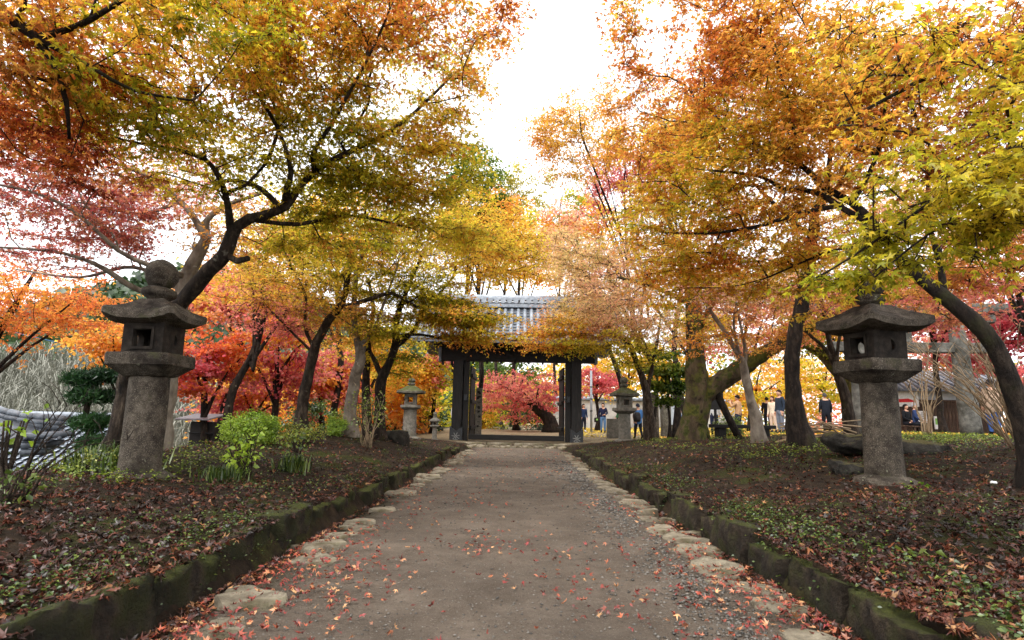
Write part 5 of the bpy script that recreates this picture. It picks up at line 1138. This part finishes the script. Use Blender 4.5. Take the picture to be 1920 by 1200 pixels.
tree('maple_tree', 'dark twin stemmed maple with yellow leaves between the pale maple and the gate', [
    [Q(716, 815, 13, 22), Q(712, 760, 13, 19), Q(718, 710, 13, 18), Q(734, 672, 13, 15), Q(742, 640, 13, 14), Q(745, 590, 13, 11), Q(765, 540, 13, 8), Q(790, 480, 13.2, 5)],
    [Q(716, 705, 13, 10), Q(704, 678, 13, 9), Q(694, 660, 13, 6), Q(690, 600, 13, 4)], [Q(742, 650, 13, 10), Q(775, 620, 13, 8), Q(795, 585, 13, 6), Q(850, 520, 13.3, 4)],
    [Q(742, 630, 13, 7), Q(790, 628, 13, 5), Q(850, 640, 13.2, 4)]],
    [B(880, 480, 13.4, 1.5, 1.4, .8, 170, 'yellow', 0), B(800, 560, 13.2, 1.2, 1.2, .5, 90, 'gold', -.1), B(950, 470, 14, 1.1, 1.2, .6, 90, 'yellow', .15), B(850, 600, 13.2, .8, .8, .4, 80, 'gold', .1), B(900, 420, 14, 1.3, 1.3, .6, 90, 'yellow', .1), B(760, 680, 13.3, .6, .7, .3, 26, 'greenyel', 0)],
    leaf=3, size=.06, per=32, seed=7, dens=.8, bark='bark_dark', srad=.5)
tree('maple_tree', 'thin dark maple stem half hidden behind the twin stemmed maple', [
    [Q(690, 808, 14, 16), Q(686, 740, 14, 15), Q(688, 690, 14, 14), Q(692, 640, 14, 11), Q(700, 580, 14, 8), Q(690, 520, 14, 5)], [Q(688, 690, 14, 8), Q(676, 660, 14, 6), Q(660, 600, 14, 4)]],
    [B(640, 620, 14, 1.1, 1.2, .6, 60, 'orange', -.1), B(730, 640, 14, 1.0, 1.2, .6, 50, 'greenyel', .15), B(690, 500, 14.3, 1.5, 1.4, .7, 90, 'gold', -.1)],
    leaf=3, size=.065, per=30, seed=8, bark='bark_dark', srad=.55, fine=False)

# ---- right side
tree('maple_tree', 'dark maple trunk curving over from the right edge with wide golden crown', [
    [Q(1935, 905, 5.4, 37), Q(1925, 800, 5.4, 34), Q(1902, 722, 5.45, 32), Q(1866, 650, 5.5, 30), Q(1822, 602, 5.6, 29), Q(1770, 558, 5.7, 26), Q(1712, 502, 5.8, 22), Q(1668, 455, 5.9, 18), Q(1635, 415, 6.1, 15), Q(1598, 380, 6.3, 14), Q(1545, 352, 6.5, 11), Q(1498, 310, 6.7, 9), Q(1440, 285, 7.0, 7), Q(1380, 250, 7.4, 6), Q(1290, 228, 7.9, 4)],
    [Q(1640, 425, 6.1, 13), Q(1580, 390, 6.3, 12), Q(1530, 362, 6.5, 10), Q(1470, 355, 6.9, 8), Q(1420, 330, 7.3, 6), Q(1330, 320, 7.8, 4)],
    [Q(1580, 385, 6.3, 9), Q(1500, 400, 6.6, 8), Q(1420, 425, 7.1, 7), Q(1330, 438, 7.6, 5), Q(1250, 436, 8.1, 3)],
    [Q(1545, 352, 6.5, 12), Q(1538, 346, 6.5, 11)],
    [Q(1770, 558, 5.7, 14), Q(1765, 500, 5.8, 11), Q(1745, 430, 5.9, 8), Q(1735, 300, 6.0, 6), Q(1700, 150, 6.0, 4)],
    [Q(1712, 502, 5.8, 10), Q(1640, 470, 6.4, 7), Q(1560, 470, 7.0, 5), Q(1440, 520, 7.6, 3)],
    [Q(1598, 380, 6.3, 10), Q(1640, 300, 6.2, 8), Q(1660, 200, 6.0, 6), Q(1640, 60, 5.8, 4)],
    [Q(1498, 310, 6.7, 8), Q(1480, 200, 6.6, 6), Q(1450, 90, 6.6, 4)]],
    [B(1330, 300, 7.6, 1.3, 1.3, .9, 230, 'amber', -.05), B(1450, 160, 7.0, 1.2, 1.3, .9, 230, 'amber', .05), B(1560, 280, 6.6, 1.0, 1.1, .7, 150, 'orange', .2), B(1280, 420, 8.0, 1.1, 1.2, .6, 130, 'gold', .1), B(1440, 440, 7.4, 1.0, 1.1, .5, 110, 'amber', .0), B(1230, 250, 8.4, 1.0, 1.2, .8, 130, 'orange', .2),
     B(1320, 50, 7.2, 1.2, 1.2, .7, 260, 'amber', .15), B(1560, 70, 6.2, 1.0, 1.1, .7, 150, 'orange', .05), B(1700, 220, 6.0, .9, 1.0, .8, 130, 'rust', 0), B(1830, 90, 5.4, .9, .9, .7, 120, 'rust', .1), B(1850, 330, 5.4, .7, .9, .6, 85, 'rust', .15), B(1480, 530, 7.8, .9, 1, .4, 60, 'orange', .1), B(1330, 500, 8.2, 1.0, 1.0, .4, 80, 'gold', .1), B(1250, 540, 8.6, .8, .9, .3, 50, 'gold', .1), B(1790, 565, 7.6, .7, .8, .3, 60, 'redor', .1), B(1820, 500, 7.2, .8, .9, .4, 80, 'rust', .1)],
    size=.056, per=35, seed=12, bark='bark_dark', attach=.5, dens=.55)
tree('maple_tree', 'near maple boughs with green and yellow leaves drooping in from the right edge', [
    [W(4.3, 1.6, .4, .14), W(4.2, 1.8, 2.0, .12), W(3.9, 2.1, 3.2, .1), Q(2040, 60, 3.4, 30), Q(1920, 88, 3.4, 18), Q(1820, 105, 3.4, 12), Q(1690, 170, 3.4, 7), Q(1570, 235, 3.4, 4)],
    [W(4.1, 1.9, 2.3, .06), Q(2050, 230, 3.3, 18), Q(1930, 262, 3.2, 12), Q(1830, 320, 3.2, 8), Q(1730, 390, 3.2, 6), Q(1600, 480, 3.2, 4), Q(1530, 520, 3.2, 3)],
    [Q(1930, 262, 3.2, 8), Q(1850, 380, 3.1, 6), Q(1740, 440, 3.1, 4), Q(1640, 520, 3.1, 3)]],
    [B(1760, 370, 3.1, .5, .5, .3, 60, 'greenyel', .2), B(1880, 300, 2.9, .4, .5, .4, 46, 'olive', .15), B(1650, 450, 3.2, .32, .4, .13, 34, 'greenyel', .1), B(1585, 520, 3.2, .2, .3, .07, 13, 'greenyel', .1), B(1900, 420, 2.9, .3, .4, .25, 26, 'olive', .1), B(1740, 190, 3.2, .5, .5, .3, 40, 'amber', 0), B(1880, 80, 3.0, .45, .5, .3, 30, 'olive', .2), B(1600, 130, 3.5, .4, .4, .2, 14, 'amber', 0)],
    size=.044, per=26, seed=13, bark='bark_dark', srad=.26, layer=.2, step=.15, tiltmax=.5, dens=.75)
tree('maple_tree', 'upright dark trunked maple standing left of the large right lantern', [
    [Q(1500, 838, 10, 39), Q(1490, 780, 10, 30), Q(1487, 710, 10, 28), Q(1488, 650, 10, 26), Q(1500, 590, 10, 25), Q(1512, 520, 10, 24), Q(1524, 440, 10, 20), Q(1532, 390, 10, 14), Q(1548, 345, 10, 11), Q(1560, 260, 10, 7)],
    [Q(1520, 440, 10, 12), Q(1495, 425, 10, 10), Q(1450, 380, 10, 7), Q(1400, 330, 10.2, 4)], [Q(1530, 400, 10, 10), Q(1570, 350, 9.8, 8), Q(1630, 290, 9.6, 5), Q(1700, 260, 9.4, 3)], [Q(1515, 500, 10, 7), Q(1460, 500, 10.4, 5), Q(1380, 530, 10.8, 3)]],
    [B(1450, 330, 10.3, 1.5, 1.4, .9, 130, 'orange', 0), B(1600, 250, 9.8, 1.5, 1.4, .9, 120, 'rust', -.1), B(1380, 520, 10.8, 1.2, 1.2, .5, 85, 'peach', .1), B(1620, 420, 9.6, 1.2, 1.2, .5, 70, 'rust', 0), B(1720, 545, 9.5, 1.3, 1.2, .4, 110, 'rust', .1), B(1500, 130, 10.2, 1.5, 1.4, .9, 110, 'rust', -.1), B(1330, 180, 11, 1.4, 1.4, 1.0, 120, 'amber', .15)],
    leaf=3, size=.063, per=33, dens=.75, seed=14, bark='bark_dark', srad=.5)
tree('maple_tree', 'thick mossy old maple trunk with one heavy low limb reaching right', [
    [Q(1300, 832, 15, 55), Q(1304, 780, 15, 47), Q(1309, 730, 15, 44), Q(1308, 680, 15, 35), Q(1303, 630, 15, 30), Q(1300, 580, 15, 27), Q(1290, 520, 15, 18), Q(1270, 450, 15, 12), Q(1230, 370, 15, 7)],
    [Q(1316, 745, 15, 35), Q(1350, 715, 14.9, 34), Q(1390, 690, 14.8, 30), Q(1440, 660, 14.6, 25), Q(1490, 632, 14.4, 20), Q(1545, 600, 14.2, 15), Q(1610, 565, 14, 9), Q(1690, 520, 13.8, 5)],
    [Q(1303, 630, 15, 13), Q(1340, 560, 15, 10), Q(1380, 470, 15, 7), Q(1400, 400, 15, 4)], [Q(1300, 570, 15, 10), Q(1230, 540, 14.8, 8), Q(1160, 520, 14.6, 4)]],
    [B(1200, 500, 14.8, 1.7, 1.6, .8, 140, 'peach', 0), B(1290, 400, 15, 1.8, 1.7, 1.0, 150, 'amber', -.1), B(1400, 540, 15, 1.7, 1.6, .8, 120, 'peach', .2), B(1120, 560, 14.8, 1.4, 1.4, .5, 110, 'peach', 0), B(1560, 560, 14, 1.6, 1.5, .5, 95, 'redor', 0), B(1330, 610, 15, 1.1, 1.2, .35, 50, 'gold', .1), B(1450, 640, 14.6, 1.0, 1.2, .3, 40, 'rust', -.1), B(1060, 480, 15.5, 1.2, 1.4, .7, 90, 'peach', -.1)],
    leaf=3, size=.062, per=33, seed=15, dens=.8, bark='bark_moss', srad=.58, sides=24, flare=1.2, rough=2.2)
tree('maple_tree', 'slim pale forked maple between the mossy trunk and the dark upright trunk', [
    [Q(1428, 838, 12, 26), Q(1420, 800, 12, 20), Q(1411, 765, 12, 17), Q(1398, 715, 12, 15), Q(1392, 680, 12, 13), Q(1368, 640, 12, 9), Q(1346, 604, 12, 8), Q(1322, 568, 12, 6), Q(1290, 500, 12, 3)],
    [Q(1395, 690, 12, 8), Q(1396, 655, 12, 7), Q(1390, 620, 12, 5), Q(1378, 560, 12, 3)], [Q(1393, 682, 12, 7), Q(1380, 640, 11.9, 5), Q(1376, 590, 11.8, 4), Q(1400, 530, 11.8, 3)]],
    [B(1300, 480, 12, 1.2, 1.2, .7, 75, 'gold', .1), B(1380, 560, 12, 1.0, 1.1, .5, 55, 'rust', 0), B(1340, 640, 12.2, .8, .9, .3, 30, 'gold', .2)],
    leaf=3, size=.06, per=30, seed=16, dens=.8, bark='bark_grey', srad=.5)
tree('maple_tree', 'thin leaning brown maple just left of the large right lantern', [
    [Q(1600, 822, 12.6, 22), Q(1590, 770, 12.6, 18), Q(1575, 710, 12.6, 16), Q(1562, 665, 12.6, 13), Q(1552, 630, 12.6, 9), Q(1540, 560, 12.6, 5)], [Q(1572, 700, 12.6, 9), Q(1548, 655, 12.6, 7), Q(1512, 620, 12.6, 5), Q(1490, 570, 12.6, 3)], [Q(1575, 715, 12.6, 8), Q(1570, 660, 12.5, 6), Q(1580, 600, 12.4, 4)]],
    [B(1540, 520, 12.8, 1.3, 1.3, .6, 75, 'rust', .1), B(1600, 560, 12.6, 1.0, 1.1, .5, 45, 'redor', .2), B(1500, 600, 12.8, .8, 1, .4, 30, 'orange', .2)],
    leaf=3, size=.06, per=30, seed=17, dens=.8, bark='bark', srad=.5)
tree('maple_tree', 'small forked maple with olive and peach leaves beside the mossy roofed lantern', [
    [Q(1224, 830, 18, 22), Q(1218, 780, 18, 17), Q(1211, 735, 18, 15), Q(1202, 700, 18, 12), Q(1190, 670, 18, 10), Q(1176, 640, 18, 7), Q(1140, 625, 17.8, 4)], [Q(1212, 735, 18, 9), Q(1222, 690, 18, 7), Q(1232, 640, 18, 5), Q(1240, 590, 18, 3)]],
    [B(1120, 640, 17.6, 1.7, 1.4, .45, 110, 'greenyel', .3), B(1060, 620, 17.8, 1.5, 1.3, .5, 100, 'gold', .25), B(1180, 580, 18.2, 1.7, 1.6, .6, 110, 'peach', -.05), B(1240, 620, 18, 1.2, 1.4, .6, 70, 'peach', .1), B(1090, 575, 18.5, 1.4, 1.4, .5, 80, 'peach', 0), B(1010, 640, 17.8, .9, 1.0, .3, 45, 'gold', .3), B(1200, 670, 18, 1.1, 1.2, .3, 40, 'greenyel', .2), B(1090, 590, 17.8, 1.4, 1.2, .5, 120, 'peach', .05), B(1150, 610, 17.6, 1.2, 1.1, .4, 90, 'peach', .0), B(1060, 610, 17.8, .8, 1, .35, 50, 'orange', 0)],
    leaf=3, size=.066, per=32, seed=18, dens=.8, bark='bark', srad=.6)

# ---- background trees: crown centred on a point, trunk straight down to the ground
def far_tree(label, px, py, d, rx, ry, pal, n=90, bias=0, leaf=0, size=.14, per=45, bark='bark_dark', dx=0, srad=.9, gap=-.2, name='maple_tree', tr=.14, seed=None, mix=None, base=None, **kw):
    c = P(px, py, d); Rx, Rz = rx*d/F_PX, ry*d/F_PX; r = random.Random(int(px*7+py))
    bx, by = (c[0]+dx, c[1]+.3) if base is None else base
    bz = Hs(bx, by); h = c[2]-bz
    trunk = [W(bx, by, bz, tr), W(bx+.1*h*r.uniform(-.6, .6), by, bz+.3*h, tr*.85), W(c[0]*.4+bx*.6, by, bz+.6*h, tr*.65), W(c[0], c[1], bz+h+.1*Rz, tr*.4), W(c[0]+.1*Rx, c[1], c[2]+.6*Rz, tr*.15)]
    limbs = [trunk]
    for k in range(5):
        a = k*1.26+r.uniform(-.4, .4); s = r.uniform(.35, .75); z0 = bz+h*r.uniform(.45, .8)
        q = W(bx+(c[0]-bx)*(z0-bz)/max(h, .1)*.8, by, z0, tr*.42)
        e = W(c[0]+Rx*s*math.cos(a), c[1]+Rx*s*math.sin(a), c[2]+Rz*r.uniform(-.3, .5), tr*.1)
        m = (q+e)/2; m[2] += .12*Rz; m[3] = tr*.25; limbs.append([q, m, e])
    bl = [(c, (Rx*.8, Rx*.8, Rz*.8), n//2, pal, bias)]
    for k in range(4):
        a = k*1.57+r.uniform(0, 1); bl.append((c+np.array([math.cos(a)*Rx*.5, math.sin(a)*Rx*.4, r.uniform(-.45, .5)*Rz]), (Rx*.5, Rx*.5, Rz*.5), n//8+2, (mix or pal) if k % 2 else pal, bias+r.uniform(-.12, .12)))
    return tree(name, label, limbs, bl, leaf=leaf, size=size, per=per, srad=srad, step=.6, bark=bark, seed=seed or int(px+3*py) % 997, fine=False, sides=8, gap=gap, freq=.7, layer=.6, attach=.3, **kw)

far_tree('orange red maple on the far left below the bank, in front of the green hill', 40, 560, 12.5, 190, 95, 'flame', 150, leaf=3, size=.075, per=44, srad=.65, base=(-13.5, 12.5))
far_tree('orange red maple whose foliage shows between the left lantern and the round shrub', 235, 640, 17, 110, 60, 'flame', 70, size=.11, srad=.8)
far_tree('small red orange maple with thin dark trunk behind the little booth', 385, 680, 17, 100, 85, 'flame', 90, bias=.1, size=.11, srad=.75, mix='pinkred', base=(-9.6, 17.2))
far_tree('pink red maple behind the slim curved maple', 520, 660, 19, 110, 90, 'pinkred', 110, size=.11, srad=.8, mix='orange')
far_tree('low crimson maple behind the round clipped shrub', 470, 745, 21, 100, 50, 'pinkred', 80, mix='flame', size=.12)
far_tree('red maple seen between the slim curved and the pale scarred trunks', 600, 715, 22, 90, 80, 'pinkred', 90, mix='flame')
far_tree('orange maple filling the gap behind the left bank trunks', 450, 560, 20, 120, 100, 'redor', 90, gap=0, mix='rust')
far_tree('orange yellow maple behind the dark twin stemmed maple', 690, 690, 27, 110, 90, 'orange', 100)
far_tree('golden maple glowing behind the small left lantern', 760, 720, 30, 80, 80, 'yellow', 90, bias=.25, size=.15, mix='orange')
far_tree('olive and orange maple just left of the gate', 815, 700, 31, 60, 90, 'olive', 90, bias=.2, size=.15, mix='redor')
far_tree('dark evergreen tree behind the maples left of the gate', 740, 790, 34, 130, 40, 'evergreen', 70, size=.16, name='evergreen_tree')
far_tree('tall yellow maple above the left bank group', 640, 420, 22, 170, 110, 'gold', 110, size=.12, gap=-.05)
far_tree('tall evergreen tree rising left of the gap of sky', 880, 370, 32, 85, 135, 'green', 150, size=.16, bias=-.05, gap=-.05, name='evergreen_tree')
far_tree('half bare olive tree beyond the gate roof, left of centre', 950, 380, 46, 60, 80, 'oliveb', 80, size=.16, per=40, gap=.1)
far_tree('half bare olive tree beyond the gate roof, under the gap of sky', 1050, 400, 50, 110, 80, 'oliveb', 120, size=.17, per=45, gap=.05, mix='greenyel')
far_tree('golden maple right behind the gate roof', 975, 470, 36, 130, 90, 'yellow', 150, size=.16, mix='gold')
far_tree('big pink red maple framed by the gate opening', 975, 740, 33, 100, 62, 'pinkred', 130, gap=-.05, mix='redor', size=.13, tr=.34, srad=.9, base=(2.0, 33.0), bark='bark_dark')
far_tree('green and orange maple beyond the gate beside the inscribed pillar', 905, 760, 37, 45, 70, 'greenyel', 80, size=.14, mix='orange')
far_tree('dark evergreen wood edge seen through the gate', 960, 770, 48, 110, 45, 'evergreen', 100, size=.18, name='evergreen_tree', mix='green')
far_tree('tall green tree beyond the gate opening', 930, 690, 55, 110, 60, 'green', 90, size=.2, name='evergreen_tree')
far_tree('rust tipped maple reaching out into the gap of sky', 1090, 260, 17, 115, 95, 'rust', 150, bias=-.1, size=.08, leaf=3, per=40, srad=.6, gap=-.05, base=(6.4, 20), tr=.07)
far_tree('red maple with pink boughs right of the gap of sky', 1170, 350, 19, 100, 90, 'redor', 110, size=.09, leaf=3, per=40, srad=.7, base=(5.2, 22), tr=.07)
far_tree('peach maple crown spreading over the right end of the gate roof', 1140, 520, 20.5, 130, 95, 'peach', 170, size=.09, leaf=3, per=40, srad=.75, bias=-.05, base=(6.2, 22.3))
far_tree('drooping pink maple just right of the gate', 1120, 715, 36, 50, 28, 'pinkred', 60, size=.13)
far_tree('bright yellow maple behind the walking people', 1180, 690, 42, 100, 70, 'yellow', 120, bias=.1, size=.17, mix='orange')
far_tree('yellow maple behind the stone monument', 1290, 660, 40, 110, 90, 'yellow', 110, size=.17, mix='lime')
far_tree('glossy green shrub tree between the monument and the mossy trunk', 1255, 710, 20, 42, 60, 'lime', 90, size=.1, bias=-.15, srad=.5, mix='green', name='evergreen_tree', tr=.06)
far_tree('peach and red maple behind the heavy mossy limb', 1400, 600, 27, 150, 100, 'peach', 130, bias=.15, mix='pinkred')
far_tree('yellow orange maple behind the people at the bench', 1420, 720, 38, 110, 60, 'yellow', 100, bias=.2, size=.16, mix='orange')
far_tree('golden orange maple behind the man in the dark suit', 1550, 710, 36, 110, 75, 'yellow', 110, bias=.2, size=.16, mix='orange')
far_tree('red orange maple above the large right lantern', 1600, 560, 26, 160, 95, 'redor', 130, mix='orange')
far_tree('crimson maple behind the stone torii crossbeam', 1750, 560, 25, 150, 100, 'pinkred', 130, bias=.1, mix='crimson')
far_tree('orange maple under the torii crossbeam', 1740, 680, 31, 110, 65, 'redor', 110, mix='orange')
far_tree('deep crimson maple at the right edge behind the leaning trunk', 1880, 610, 24, 130, 110, 'crimson', 130, mix='pinkred')
far_tree('pink maple low at the right edge behind the bare shrub', 1860, 710, 30, 100, 55, 'pinkred', 90, mix='crimson')
far_tree('rust and pink maple high at the right edge', 1880, 440, 18, 150, 90, 'rust', 120, bias=.1, size=.09, leaf=3, per=40, srad=.7, mix='redor', base=(17, 18))
far_tree('tall half bare maple behind the golden right crown', 1640, 380, 30, 190, 110, 'peach', 110, bias=.2, gap=.05, mix='oliveb')
far_tree('golden maple high behind the right crown', 1280, 300, 26, 130, 110, 'amber', 110, size=.12, gap=-.05)
far_tree('mossy leaning tree near the man in the dark suit', 1520, 640, 30, 90, 60, 'lime', 60, bias=.2, bark='bark_moss', tr=.35, base=(17.8, 29.5))

far_tree('orange maple arching behind the slim curved maple', 500, 480, 16, 150, 110, 'orange', 120, size=.085, leaf=3, per=40, srad=.65, mix='redor', gap=-.05, base=(-8.2, 16.5))
far_tree('yellow maple crown closing the arch left of the gap of sky', 900, 430, 30, 110, 110, 'yellow', 110, size=.13, mix='gold')
far_tree('peach maple crown closing the arch right of the gap of sky', 1080, 450, 26, 110, 90, 'peach', 110, size=.12, mix='amber', base=(5.5, 28.5))

GROUPS = dict(stone_lantern='stone lanterns beside the path', person='visitors in the grounds', maple_tree='autumn maples', evergreen_tree='evergreen trees', sapling='young plants on the banks', shrub='green shrubs',
              boulder='boulders', stone_pillar='standing stones', stool='stools', bare_shrub='leafless shrubs')
for ob in bpy.data.objects:
    k = ob.name.split('.')[0]
    if ob.parent is None and k in GROUPS: ob['group'] = GROUPS[k]
